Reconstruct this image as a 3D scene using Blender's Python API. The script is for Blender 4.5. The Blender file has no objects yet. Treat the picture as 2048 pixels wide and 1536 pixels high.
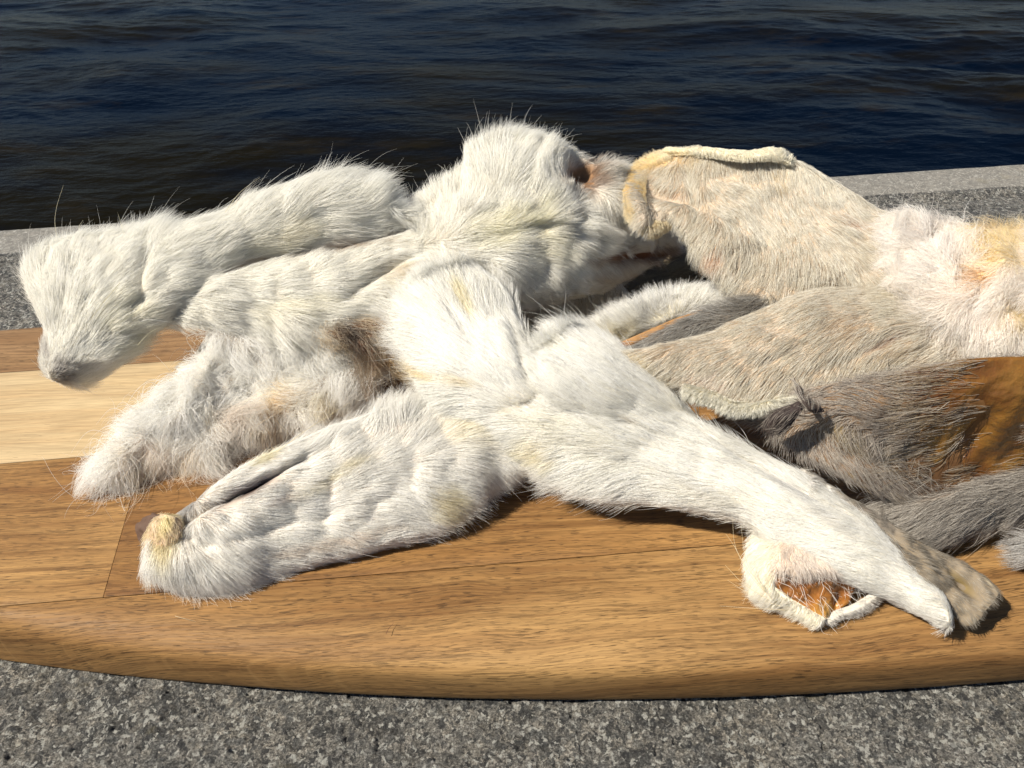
import bpy, math, random
import numpy as np
from mathutils import Matrix, Vector, kdtree

random.seed(7)
rng = np.random.default_rng(7)
sc = bpy.context.scene
COL = sc.collection
R = math.radians
DENS = 1.25                      # overall fur density

# ------------------------------------------------------------------ camera
CAM_H, PITCH, ROLL, FPX = 0.12, R(36), R(1.7), 1540.0
CP = np.array([0.0, 0.0, CAM_H])
Fw = np.array([0, math.cos(PITCH), -math.sin(PITCH)])
_r = np.array([1.0, 0, 0]); _u = np.array([0, math.sin(PITCH), math.cos(PITCH)])
Rt = _r * math.cos(ROLL) - _u * math.sin(ROLL)
Up = _u * math.cos(ROLL) + _r * math.sin(ROLL)
cam_d = bpy.data.cameras.new("camera"); cam = bpy.data.objects.new("camera", cam_d); COL.objects.link(cam)
cam.matrix_world = Matrix(((Rt[0], Up[0], -Fw[0], CP[0]), (Rt[1], Up[1], -Fw[1], CP[1]),
                           (Rt[2], Up[2], -Fw[2], CP[2]), (0, 0, 0, 1)))
cam_d.sensor_width = 36; cam_d.lens = FPX / 2048 * 36
cam_d.clip_start = 0.005; cam_d.clip_end = 2000
cam_d.dof.use_dof = True; cam_d.dof.focus_distance = 0.185; cam_d.dof.aperture_fstop = 160
sc.camera = cam

# ------------------------------------------------------------------ sky, sun, exposure
SUN_TO = Vector((-0.62, -0.22, 0.76)).normalized()          # direction towards the sun
elev = math.asin(SUN_TO.z); azim = math.atan2(SUN_TO.x, SUN_TO.y)
w = bpy.data.worlds.new("World"); sc.world = w; w.use_nodes = True
nt = w.node_tree; nt.nodes.clear()
sky = nt.nodes.new("ShaderNodeTexSky"); sky.sky_type = 'NISHITA'; sky.sun_disc = False
sky.sun_elevation = elev; sky.sun_rotation = azim; sky.air_density = 0.75; sky.dust_density = 0.2; sky.ozone_density = 1.0
bg = nt.nodes.new("ShaderNodeBackground"); bg.inputs[1].default_value = 0.05
wo = nt.nodes.new("ShaderNodeOutputWorld")
nt.links.new(sky.outputs[0], bg.inputs[0]); nt.links.new(bg.outputs[0], wo.inputs[0])
sd = bpy.data.lights.new("sun", 'SUN'); sd.energy = 5.0; sd.angle = R(0.5); sd.color = (1, 0.93, 0.81)
sun = bpy.data.objects.new("sun", sd); COL.objects.link(sun)
sun.rotation_euler = SUN_TO.to_track_quat('Z', 'Y').to_euler(); sun.location = (-1, 0.2, 1)
sc.view_settings.view_transform = 'Standard'; sc.view_settings.look = 'None'
sc.view_settings.exposure = 0.66; sc.view_settings.gamma = 1; sc.view_settings.use_curve_mapping = False
cy = sc.cycles
cy.max_bounces = 10; cy.diffuse_bounces = 6; cy.glossy_bounces = 3; cy.transmission_bounces = 6
cy.transparent_max_bounces = 8; cy.caustics_reflective = False; cy.caustics_refractive = False
cy.use_adaptive_sampling = False; cy.use_denoising = True
try:
    sc.cycles_curves.shape = 'RIBBONS'; sc.cycles_curves.subdivisions = 2
except Exception: pass

# ------------------------------------------------------------------ helpers
def U(px, py, z):
    """world point seen at photo pixel (px,py) at height z (scalar or arrays)"""
    px = np.asarray(px, float); py = np.asarray(py, float); z = np.asarray(z, float)
    d = Fw + Rt * ((px[..., None] - 1024) / FPX) + Up * ((768 - py[..., None]) / FPX)
    t = (z - CP[2]) / d[..., 2]
    return CP + d * t[..., None]
def proj(P):
    q = P - CP; dz = q @ Fw
    return 1024 + FPX * (q @ Rt) / dz, 768 - FPX * (q @ Up) / dz

def _hash(ix, iy, iz, s):
    h = (ix * 374761393 + iy * 668265263 + iz * 2147483647 + s * 974634777) & 0xffffffff
    h = ((h ^ (h >> 13)) * 1274126177) & 0xffffffff
    h = ((h ^ (h >> 16)) * 2246822519) & 0xffffffff
    return ((h ^ (h >> 15)) & 0xffffff) / float(0xffffff) * 2 - 1
def noise3(P, scale, seed=0):
    """smooth value noise in -1..1; P n x 3"""
    Q = np.asarray(P) * scale + 1000.5
    I = np.floor(Q).astype(np.int64); f = Q - I; f = f * f * f * (f * (f * 6 - 15) + 10)
    out = 0
    for a in (0, 1):
        for b in (0, 1):
            for c in (0, 1):
                wgt = (f[..., 0] if a else 1 - f[..., 0]) * (f[..., 1] if b else 1 - f[..., 1]) * (f[..., 2] if c else 1 - f[..., 2])
                out = out + wgt * _hash(I[..., 0] + a, I[..., 1] + b, I[..., 2] + c, seed)
    return out
def fbm(P, scale, oct=4, seed=0, gain=0.5):
    a, o = 1.0, 0
    for k in range(oct):
        o = o + a * noise3(P, scale, seed + k * 17); scale *= 2.03; a *= gain
    return o

def cr(A, n, axis=0):
    """Catmull-Rom resample of control array A to n samples along axis"""
    A = np.moveaxis(np.asarray(A, float), axis, 0); m = len(A)
    E = np.concatenate([[2 * A[0] - A[1]], A, [2 * A[-1] - A[-2]]])
    t = np.linspace(0, m - 1, n); i = np.minimum(t.astype(int), m - 2); f = (t - i).reshape((-1,) + (1,) * (A.ndim - 1))
    p0, p1, p2, p3 = E[i], E[i + 1], E[i + 2], E[i + 3]
    o = 0.5 * ((2 * p1) + (p2 - p0) * f + (2 * p0 - 5 * p1 + 4 * p2 - p3) * f ** 2 + (3 * p1 - p0 - 3 * p2 + p3) * f ** 3)
    return np.moveaxis(o, 0, axis)

def mesh_obj(name, V, F, mat, parent=None, smooth=True, col=None, uv=None):
    me = bpy.data.meshes.new(name)
    V = np.asarray(V, np.float32)
    if isinstance(F, np.ndarray):
        nf, k = F.shape
        me.vertices.add(len(V)); me.vertices.foreach_set("co", V.ravel())
        me.loops.add(nf * k); me.loops.foreach_set("vertex_index", F.astype(np.int32).ravel())
        me.polygons.add(nf); me.polygons.foreach_set("loop_start", np.arange(nf, dtype=np.int32) * k)
        me.update(calc_edges=True)
    else:
        me.from_pydata([tuple(v) for v in V], [], [tuple(f) for f in F])
    if smooth: me.polygons.foreach_set("use_smooth", np.ones(len(me.polygons), bool))
    if col is not None:
        a = me.attributes.new("col", 'FLOAT_COLOR', 'POINT')
        a.data.foreach_set("color", np.concatenate([col, np.ones((len(col), 1))], 1).astype(np.float32).ravel())
    me.validate()
    if mat: me.materials.append(mat)
    o = bpy.data.objects.new(name, me); COL.objects.link(o)
    if parent is not None:
        o.parent = parent
    return o
def thing(name, label, cat, loc, group=None):
    o = bpy.data.objects.new(name, None); COL.objects.link(o); o.empty_display_size = 0.01
    o.location = loc; o["label"] = label; o["category"] = cat
    if group: o["group"] = group
    return o
def rel(V, parent):
    """world coordinates -> the parent chain's local coordinates (all parents only translate)"""
    p = np.zeros(3); q = parent
    while q is not None:
        p = p + np.array(q.location); q = q.parent
    return np.asarray(V) - p

# ------------------------------------------------------------------ materials
def new_mat(name):
    m = bpy.data.materials.new(name); m.use_nodes = True; t = m.node_tree
    b = t.nodes["Principled BSDF"]
    return m, t, b
def N(t, kind, **kw):
    n = t.nodes.new(kind)
    for k, v in kw.items():
        if k.startswith("i_"):
            key = k[2:]; key = int(key) if key.isdigit() else key.replace("_", " ")
            n.inputs[key].default_value = v
        else: setattr(n, k, v)
    return n
def ramp(t, src, stops, interp='LINEAR'):
    n = t.nodes.new("ShaderNodeValToRGB"); n.color_ramp.interpolation = interp
    e = n.color_ramp.elements
    while len(e) < len(stops): e.new(0.5)
    for k, (p, c) in enumerate(stops):
        e[k].position = p; e[k].color = (c, c, c, 1) if isinstance(c, (int, float)) else (*c, 1)
    t.links.new(src, n.inputs[0]); return n.outputs[0]
def mixc(t, fac, a, b, mode='MIX'):
    n = t.nodes.new("ShaderNodeMix"); n.data_type = 'RGBA'; n.blend_type = mode
    for s, v in ((0, fac), (6, a), (7, b)):
        if hasattr(v, "is_output") or hasattr(v, "links"): t.links.new(v, n.inputs[s])
        else: n.inputs[s].default_value = v if s == 0 else (*v, 1)
    return n.outputs[2]
def math_(t, op, a, b=None, clamp=False):
    n = t.nodes.new("ShaderNodeMath"); n.operation = op; n.use_clamp = clamp
    for s, v in ((0, a), (1, b)):
        if v is None: continue
        if hasattr(v, "links"): t.links.new(v, n.inputs[s])
        else: n.inputs[s].default_value = v
    return n.outputs[0]
def mapping(t, scale, rot=(0, 0, 0), loc=(0, 0, 0), coord="Object", src=None):
    if src is None:
        tc = t.nodes.new("ShaderNodeTexCoord"); src = tc.outputs[coord]
    m = t.nodes.new("ShaderNodeMapping"); m.inputs["Scale"].default_value = scale
    m.inputs["Rotation"].default_value = rot; m.inputs["Location"].default_value = loc
    t.links.new(src, m.inputs[0]); return m.outputs[0]
def tex_noise(t, vec, scale, detail=4, rough=0.55, dist=0.0, out=0):
    n = t.nodes.new("ShaderNodeTexNoise"); n.inputs["Scale"].default_value = scale
    n.inputs["Detail"].default_value = detail; n.inputs["Roughness"].default_value = rough
    n.inputs["Distortion"].default_value = dist
    t.links.new(vec, n.inputs["Vector"]); return n.outputs[out]

def fur_mat(name):
    m = bpy.data.materials.new(name); m.use_nodes = True; t = m.node_tree; t.nodes.clear()
    at = t.nodes.new("ShaderNodeAttribute"); at.attribute_name = "col"
    out = t.nodes.new("ShaderNodeOutputMaterial")
    d = t.nodes.new("ShaderNodeBsdfDiffuse"); tr = t.nodes.new("ShaderNodeBsdfTranslucent")
    h = t.nodes.new("ShaderNodeBsdfHair"); h.component = 'Reflection'; h.inputs["RoughnessU"].default_value = 0.25; h.inputs["RoughnessV"].default_value = 0.6
    h.inputs["Color"].default_value = (1, 0.97, 0.9, 1); h.inputs["Offset"].default_value = R(-3)
    t.links.new(at.outputs["Color"], d.inputs[0]); t.links.new(at.outputs["Color"], tr.inputs[0])
    m1 = t.nodes.new("ShaderNodeMixShader"); m1.inputs[0].default_value = 0.55
    t.links.new(d.outputs[0], m1.inputs[1]); t.links.new(tr.outputs[0], m1.inputs[2])
    m2 = t.nodes.new("ShaderNodeMixShader"); m2.inputs[0].default_value = 0.07
    t.links.new(m1.outputs[0], m2.inputs[1]); t.links.new(h.outputs[0], m2.inputs[2])
    t.links.new(m2.outputs[0], out.inputs[0])
    return m
M_FUR = fur_mat("fur_strands")

def hide_mat(name, rough=0.75, sss=0.0, spec=0.3, bump=0.3):
    m, t, b = new_mat(name)
    at = t.nodes.new("ShaderNodeAttribute"); at.attribute_name = "col"
    v = mapping(t, (1, 1, 1))
    n1 = tex_noise(t, v, 400, 5); n2 = tex_noise(t, v, 90, 4)
    c = mixc(t, 0.5, at.outputs["Color"], ramp(t, n1, [(0.3, 0.55), (0.7, 1.0)]), 'MULTIPLY')
    t.links.new(c, b.inputs["Base Color"]); b.inputs["Roughness"].default_value = rough
    b.inputs["Specular IOR Level"].default_value = spec
    bp = t.nodes.new("ShaderNodeBump"); bp.inputs["Strength"].default_value = bump; bp.inputs["Distance"].default_value = 0.0006
    s = math_(t, 'ADD', n1, n2); t.links.new(s, bp.inputs["Height"]); t.links.new(bp.outputs[0], b.inputs["Normal"])
    return m
M_HIDE = hide_mat("dried_hide")
def cartilage_mat(name="amber_cartilage", k=1.0):
    m, t, b = new_mat(name)
    v = mapping(t, (1, 1, 1))
    n1 = tex_noise(t, v, 70, 5, 0.6); n2 = tex_noise(t, v, 600, 4); n3 = tex_noise(t, mapping(t, (1, 2, 2)), 120, 4)
    c = ramp(t, n1, [(0.3, (0.05, 0.018, 0.006)), (0.46, (0.14, 0.060, 0.014)), (0.58, (0.22, 0.115, 0.026)), (0.72, (0.32, 0.21, 0.06))])
    c = mixc(t, 0.5, c, ramp(t, n3, [(0.35, 0.45), (0.6, 1.0)]), 'MULTIPLY')
    c = mixc(t, 1.0, c, (k, k * 0.92, k * 0.8), 'MULTIPLY')
    t.links.new(c, b.inputs["Base Color"]); b.inputs["Roughness"].default_value = 0.28
    b.inputs["Subsurface Weight"].default_value = 0.15; b.inputs["Subsurface Radius"].default_value = (0.003, 0.0012, 0.0004)
    bp = t.nodes.new("ShaderNodeBump"); bp.inputs["Strength"].default_value = 0.5; bp.inputs["Distance"].default_value = 0.0008
    s = math_(t, 'ADD', n2, math_(t, 'MULTIPLY', n1, 2.0)); t.links.new(s, bp.inputs["Height"]); t.links.new(bp.outputs[0], b.inputs["Normal"])
    return m
M_CART = cartilage_mat(); M_CART2 = cartilage_mat('glossy_cartilage', 2.1)

def granite_mat(name, margin=False):
    m, t, b = new_mat(name)
    v = mapping(t, (1, 1, 1))
    warp = t.nodes.new("ShaderNodeVectorMath"); warp.operation = 'MULTIPLY_ADD'
    wn = tex_noise(t, v, 500, 5, 0.7, out=1); t.links.new(wn, warp.inputs[0]); warp.inputs[1].default_value = (0.0035,) * 3; t.links.new(v, warp.inputs[2])
    wv = warp.outputs[0]
    big = tex_noise(t, v, 28, 5, 0.6)
    mid = tex_noise(t, wv, 420, 7, 0.75)
    fine = tex_noise(t, v, 2100, 4, 0.8)
    vo = t.nodes.new("ShaderNodeTexVoronoi"); vo.inputs["Scale"].default_value = 900; t.links.new(wv, vo.inputs["Vector"])
    vo2 = t.nodes.new("ShaderNodeTexVoronoi"); vo2.inputs["Scale"].default_value = 420; t.links.new(wv, vo2.inputs["Vector"])
    sep = t.nodes.new("ShaderNodeSeparateColor"); t.links.new(vo.outputs["Color"], sep.inputs[0])
    sep2 = t.nodes.new("ShaderNodeSeparateColor"); t.links.new(vo2.outputs["Color"], sep2.inputs[0])
    c = ramp(t, sep.outputs[0], [(0.0, (0.15, 0.15, 0.145)), (0.4, (0.22, 0.21, 0.195)), (0.75, (0.29, 0.27, 0.24)), (1.0, (0.42, 0.385, 0.34))])
    c = mixc(t, ramp(t, sep2.outputs[0], [(0.55, 0.0), (0.95, 0.55)]), c, (0.36, 0.34, 0.31))
    c = mixc(t, ramp(t, sep2.outputs[1], [(0.84, 0.0), (0.90, 0.65)]), c, (0.04, 0.042, 0.045))
    c = mixc(t, ramp(t, mid, [(0.36, 0.7), (0.47, 0.0)]), c, (0.045, 0.045, 0.045))
    c = mixc(t, 0.9, c, ramp(t, fine, [(0.36, 0.10), (0.47, 0.7), (0.56, 1.2), (0.64, 2.6)]), 'MULTIPLY')
    c = mixc(t, 0.5, c, ramp(t, big, [(0.3, (0.62, 0.62, 0.62)), (0.5, (0.95, 0.93, 0.9)), (0.7, (1.25, 1.15, 1.0))]), 'MULTIPLY')
    vo3 = t.nodes.new("ShaderNodeTexVoronoi"); vo3.inputs["Scale"].default_value = 1500; t.links.new(wv, vo3.inputs["Vector"])
    sep3 = t.nodes.new("ShaderNodeSeparateColor"); t.links.new(vo3.outputs["Color"], sep3.inputs[0])
    c = mixc(t, ramp(t, sep3.outputs[0], [(0.86, 0.0), (0.9, 0.85)]), c, (0.62, 0.60, 0.55))
    c = mixc(t, ramp(t, sep3.outputs[1], [(0.80, 0.0), (0.84, 0.85)]), c, (0.03, 0.03, 0.032))
    lich = tex_noise(t, v, 60, 6, 0.7)
    c = mixc(t, ramp(t, lich, [(0.60, 0.0), (0.72, 0.5)]), c, (0.30, 0.25, 0.14))
    if margin:
        c = mixc(t, 0.65, c, (0.15, 0.137, 0.12))
    c = mixc(t, 1.0, c, (1.08, 1.10, 1.09), 'MULTIPLY')
    t.links.new(c, b.inputs["Base Color"]); b.inputs["Roughness"].default_value = 0.7
    bp = t.nodes.new("ShaderNodeBump"); bp.inputs["Strength"].default_value = 0.35 if margin else 1.0; bp.inputs["Distance"].default_value = 0.0005 if margin else 0.0022
    s = math_(t, 'ADD', math_(t, 'MULTIPLY', mid, 1.2), fine); t.links.new(s, bp.inputs["Height"]); t.links.new(bp.outputs[0], b.inputs["Normal"])
    return m
M_GRAN = granite_mat("rough_granite"); M_GRANM = granite_mat("dressed_granite", True)

def wood_mat(name, base, dark, light, seed, pore=0.62, scratch=0.0, wild=1.0, flat=1.0, knots=()):
    m, t, b = new_mat(name)
    v0 = mapping(t, (1, 1, 1), loc=(seed * 1.7, seed * 0.9, 0))
    # bend the grain: shift the across-grain coordinate with broad noise
    lowv = mapping(t, (9, 22, 9), src=v0)
    low = tex_noise(t, lowv, 1.0, 3, 0.5)
    sep = t.nodes.new("ShaderNodeSeparateXYZ"); t.links.new(v0, sep.inputs[0])
    sh = math_(t, 'MULTIPLY', math_(t, 'SUBTRACT', low, 0.5), 0.016 * wild)
    y2 = math_(t, 'ADD', math_(t, 'ADD', sep.outputs[1], math_(t, 'MULTIPLY', sep.outputs[2], 0.9)), sh)
    comb = t.nodes.new("ShaderNodeCombineXYZ"); t.links.new(sep.outputs[0], comb.inputs[0]); t.links.new(y2, comb.inputs[1]); t.links.new(sep.outputs[2], comb.inputs[2])
    g = comb.outputs[0]
    bands = tex_noise(t, mapping(t, (14, 240, 30), src=g), 1.0, 5, 0.62)
    broad = tex_noise(t, mapping(t, (10, 55, 20), src=g), 1.0, 3, 0.5)
    fib = tex_noise(t, mapping(t, (120, 2600, 120), src=g), 1.0, 4, 0.6)
    por = tex_noise(t, mapping(t, (400, 7000, 60), src=g), 1.0, 0.5, 0.5)
    porm = tex_noise(t, mapping(t, (60, 300, 20), src=g), 1.0, 2, 0.5)
    c = mixc(t, ramp(t, bands, [(0.30, 0.0), (0.68, 1.0)]), dark, base)
    c = mixc(t, ramp(t, broad, [(0.45, 0.0), (0.75, 0.85)]), c, light)
    c = mixc(t, ramp(t, broad, [(0.26, 0.6), (0.42, 0.0)]), c, dark)
    streak = tex_noise(t, mapping(t, (22, 900, 40), src=g), 1.0, 4, 0.65)
    c = mixc(t, 0.6, c, ramp(t, fib, [(0.3, 0.55), (0.7, 1.3)]), 'MULTIPLY')
    c = mixc(t, 0.7 * flat, c, ramp(t, streak, [(0.34, (0.50, 0.42, 0.36)), (0.5, (1.0, 0.98, 0.95)), (0.68, (1.22, 1.2, 1.12))]), 'MULTIPLY')
    pf = ramp(t, math_(t, 'ADD', por, math_(t, 'MULTIPLY', math_(t, 'SUBTRACT', porm, 0.5), 0.32)), [(pore, 0.0), (pore + 0.03, 0.66)])
    c = mixc(t, pf, c, tuple(x * 0.17 for x in dark))
    for (ku, kv, kr) in knots:
        dn = t.nodes.new("ShaderNodeVectorMath"); dn.operation = 'DISTANCE'
        t.links.new(mapping(t, (0.45, 1, 0)), dn.inputs[0]); dn.inputs[1].default_value = (ku * 0.45, kv, 0)
        dd = math_(t, 'ADD', dn.outputs["Value"], math_(t, 'MULTIPLY', math_(t, 'SUBTRACT', fib, 0.5), kr * 0.9))
        c = mixc(t, ramp(t, math_(t, 'DIVIDE', dd, kr), [(0.25, 0.9), (0.55, 0.35), (1.0, 0.0)]), c, tuple(x * 0.35 for x in dark))
    if scratch:
        scn = tex_noise(t, mapping(t, (90, 1900, 10), rot=(0, 0, R(28)), src=v0), 1.0, 2, 0.5)
        c = mixc(t, ramp(t, scn, [(0.60, 0.0), (0.72, scratch)]), c, tuple(min(1, x * 1.5) for x in light))
    t.links.new(c, b.inputs["Base Color"])
    rr = ramp(t, fib, [(0.3, 0.55), (0.7, 0.7)]); t.links.new(rr, b.inputs["Roughness"])
    b.inputs["Specular IOR Level"].default_value = 0.25
    bp = t.nodes.new("ShaderNodeBump"); bp.inputs["Strength"].default_value = 0.35; bp.inputs["Distance"].default_value = 0.0003
    hh = math_(t, 'SUBTRACT', math_(t, 'MULTIPLY', fib, 0.5), pf); t.links.new(hh, bp.inputs["Height"]); t.links.new(bp.outputs[0], b.inputs["Normal"])
    return m

# ------------------------------------------------------------------ quay and water
ZG = -0.0139                                               # granite top
A, B = U(0, 457, ZG), U(2048, 325, ZG)                      # far edge of the coping, seen left and right
ed = (B - A) / np.linalg.norm(B - A); en = np.array([ed[1], -ed[0], 0])   # en points to the camera side
if en[1] > 0: en = -en
A2 = U(0, 512, ZG)
MARG = float((A2 - A) @ en)
def quay():
    root = None
    # s along the edge, q distance from the edge towards the camera
    qn = lambda x, y: float((U(x, y, ZG) - A) @ en)
    sl = lambda x, y: float((U(x, y, ZG) - A) @ ed)
    q1, q2 = qn(1024, 1270), qn(1024, 1600)
    q = np.concatenate([np.linspace(0, MARG, 24)[:-1], np.linspace(MARG, q1, 150)[:-1], np.linspace(q1, q2, 210)[:-1], np.linspace(q2, 0.42, 40)])
    sa, sb = sl(-60, 1300), sl(2110, 1300)
    s = np.concatenate([np.linspace(-0.42, sa - 0.12, 60)[:-1], np.linspace(sa - 0.12, sa, 140)[:-1], np.linspace(sa, sb, 900)[:-1], np.linspace(sb, sb + 0.1, 140)[:-1], np.linspace(sb + 0.1, 0.75, 60)])
    # denser towards the camera
    S, Q = np.meshgrid(s, q, indexing='ij')
    P = A + S[..., None] * ed + Q[..., None] * en; P[..., 2] = ZG
    n = fbm(P, 150, 5, 3, 0.62); n2 = noise3(P, 900, 9); n3 = fbm(P, 22, 3, 5)
    rough = np.clip((Q - MARG - 0.0015 + 0.003 * noise3(P, 60, 12)) / 0.004, 0, 1)
    n4 = noise3(P * np.array([1, 1.0, 1]) + 0.0012 * n2[..., None], 520, 19)
    P[..., 2] += rough * (0.0009 * np.clip(n, -0.28, 0.35) + 0.00028 * n2 + 0.0006 * np.clip(n4, -0.25, 0.3) + 0.0005 * n3 - 0.0006) + (1 - rough) * 0.00008 * n
    P[..., 2] += -0.0012 * (rough > 2)
    P[..., 2] += (1 - rough) * 0.0010
    # rounded arris
    rr = 0.006; k = np.clip((rr - Q) / rr, 0, 1); P[..., 2] -= rr * (1 - np.sqrt(1 - np.minimum(k, 0.999) ** 2))
    # board must not intersect
    nx, ny = P.shape[:2]
    idx = np.arange(nx * ny).reshape(nx, ny)
    F = np.stack([idx[:-1, :-1], idx[1:, :-1], idx[1:, 1:], idx[:-1, 1:]], -1).reshape(-1, 4)
    o = mesh_obj("quay", P.reshape(-1, 3), F[:, ::-1], M_GRAN); o["kind"] = "structure"
    o.data.materials.append(M_GRANM)
    qq = (Q[:-1, :-1]).ravel(); o.data.polygons.foreach_set("material_index", (qq < MARG).astype(np.int32))
    # the wall face below the edge and the stone around (coarse)
    V = []; Fq = []
    def quad(a, b, c, d):
        k = len(V); V.extend([a, b, c, d]); Fq.append((k, k + 1, k + 2, k + 3))
    def pt(s_, q_, z): v = A + s_ * ed + q_ * en; return (v[0], v[1], z)
    quad(pt(-30, 0.001, ZG - 0.006), pt(30, 0.001, ZG - 0.006), pt(30, 0.02, -2.6), pt(-30, 0.02, -2.6))
    for a, b in ((-30, -0.42), (0.75, 30)):
        quad(pt(a, 0.001, ZG - 0.005), pt(a, 3.0, ZG), pt(b, 3.0, ZG), pt(b, 0.001, ZG - 0.005))
    quad(pt(-0.42, 0.42, ZG), pt(-0.42, 3.0, ZG), pt(0.75, 3.0, ZG), pt(0.75, 0.42, ZG))
    w_ = mesh_obj("quay_wall", V, Fq, M_GRAN, smooth=False); w_["kind"] = "structure"
quay()

ZW = -1.25
def water():
    m, t, b = new_mat("harbour_water")
    v = mapping(t, (1, 1, 1))
    b.inputs["Roughness"].default_value = 0.16; b.inputs["IOR"].default_value = 1.25
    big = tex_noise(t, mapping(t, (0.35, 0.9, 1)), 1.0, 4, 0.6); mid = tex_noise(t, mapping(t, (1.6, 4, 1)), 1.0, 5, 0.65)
    c = mixc(t, ramp(t, big, [(0.44, 0.0), (0.62, 1.0)]), (0.0006, 0.0026, 0.0080), (0.0058, 0.0050, 0.0026))  # brown patches paint reflected buildings into the water colour
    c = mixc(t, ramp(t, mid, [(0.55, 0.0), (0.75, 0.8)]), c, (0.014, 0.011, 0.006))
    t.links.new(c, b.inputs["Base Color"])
    n1 = math_(t, 'ADD', tex_noise(t, mapping(t, (1, 2.1, 1), rot=(0, 0, R(8))), 8, 3.5, 0.55), math_(t, 'MULTIPLY', tex_noise(t, mapping(t, (1, 1.8, 1), rot=(0, 0, R(-14))), 26, 3, 0.6), 0.35))
    bp = t.nodes.new("ShaderNodeBump"); bp.inputs["Strength"].default_value = 0.45; bp.inputs["Distance"].default_value = 0.02
    t.links.new(n1, bp.inputs["Height"]); t.links.new(bp.outputs[0], b.inputs["Normal"])
    b.inputs["Specular IOR Level"].default_value = 0.03
    x = np.linspace(-6, 7, 900); y = 1.6 * (14 / 1.6) ** np.linspace(0, 1, 800)
    X, Y = np.meshgrid(x, y, indexing='ij'); P = np.stack([X, Y, np.zeros_like(X)], -1)
    H = np.zeros_like(X); g = np.random.default_rng(3)
    wx = noise3(P, 0.7, 41) * 0.5; wy = noise3(P, 0.7, 42) * 0.5
    for k in range(70):
        lam = 0.075 * (1.055 ** k) ; lam = min(lam, 2.6)
        a = g.normal(R(70), 0.55); ph = g.random() * 6.28
        H += 0.0085 * lam ** 1.05 * np.sin(2 * math.pi / lam * ((X + wx) * math.cos(a) + (Y + wy) * math.sin(a)) + ph) * (0.55 + 0.45 * math.cos(a - R(70)))
    H = H * (0.8 + 0.6 * noise3(P, 0.45, 8))
    P[..., 2] = ZW + H * 0.42
    nx, ny = X.shape; idx = np.arange(nx * ny).reshape(nx, ny)
    F = np.stack([idx[:-1, :-1], idx[1:, :-1], idx[1:, 1:], idx[:-1, 1:]], -1).reshape(-1, 4)
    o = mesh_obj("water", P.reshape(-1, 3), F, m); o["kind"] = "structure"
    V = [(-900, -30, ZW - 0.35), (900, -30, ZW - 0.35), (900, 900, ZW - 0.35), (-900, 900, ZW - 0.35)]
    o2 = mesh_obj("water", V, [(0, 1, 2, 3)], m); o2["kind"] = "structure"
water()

# ------------------------------------------------------------------ wooden board
ZB = -0.0135                                               # underside
g0, g1 = U(0, 745, 0), U(400, 718, 0)
gd = (g1 - g0); ga = math.atan2(gd[1], gd[0]) * 0.75        # grain direction
gu = np.array([math.cos(ga), math.sin(ga), 0]); gv = np.array([-gu[1], gu[0], 0])
BO = np.array(U(1024, 900, 0))
def buv(P): return (P - BO) @ gu, (P - BO) @ gv
near_px = [(0, 1318), (200, 1345), (500, 1382), (800, 1400), (1080, 1405), (1400, 1403), (1700, 1391), (2047, 1367)]
nu, nv = zip(*[buv(U(a, b, -0.0128)) for a, b in near_px])
far_px = [(0, 668), (110, 651), (400, 632)]
fu, fv = zip(*[buv(U(a, b, -0.004)) for a, b in far_px])
nu = np.array(nu); nv = np.array(nv); fu = np.array(fu); fv = np.array(fv)
cn = np.polyfit(nu, nv, 3)
FARV = 0.079
def vnear(u):
    lo = nu[0]; x = np.clip(u, lo, nu[-1]); v = np.polyval(cn, x)
    s0 = np.polyval(np.polyder(cn), lo); s1 = np.polyval(np.polyder(cn), nu[-1])
    v = v + np.where(u < lo, s0 * (u - lo) + 9 * (u - lo) ** 2, 0) + np.where(u > nu[-1], s1 * (u - nu[-1]) + 1.0 * (u - nu[-1]) ** 2, 0)
    return v
vf0 = fv[0]
def vfar(u):
    p = np.polyfit(np.append(fu, [0.0, 0.12]), np.append(fv, [fv[-1] + 0.007, fv[-1] + 0.006]), 3)
    x = np.clip(u, fu[0], 0.12); v = np.polyval(p, x)
    s0 = np.polyval(np.polyder(p), fu[0])
    return v + np.where(u < fu[0], s0 * (u - fu[0]) - 9 * (u - fu[0]) ** 2, 0) - np.where(u > 0.12, 1.2 * (u - 0.12) ** 2, 0)
uu = np.linspace(-0.4, 0, 400); ok = vfar(uu) - vnear(uu) > 0.004; UL = uu[np.argmax(ok)]
UR = 0.24
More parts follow.
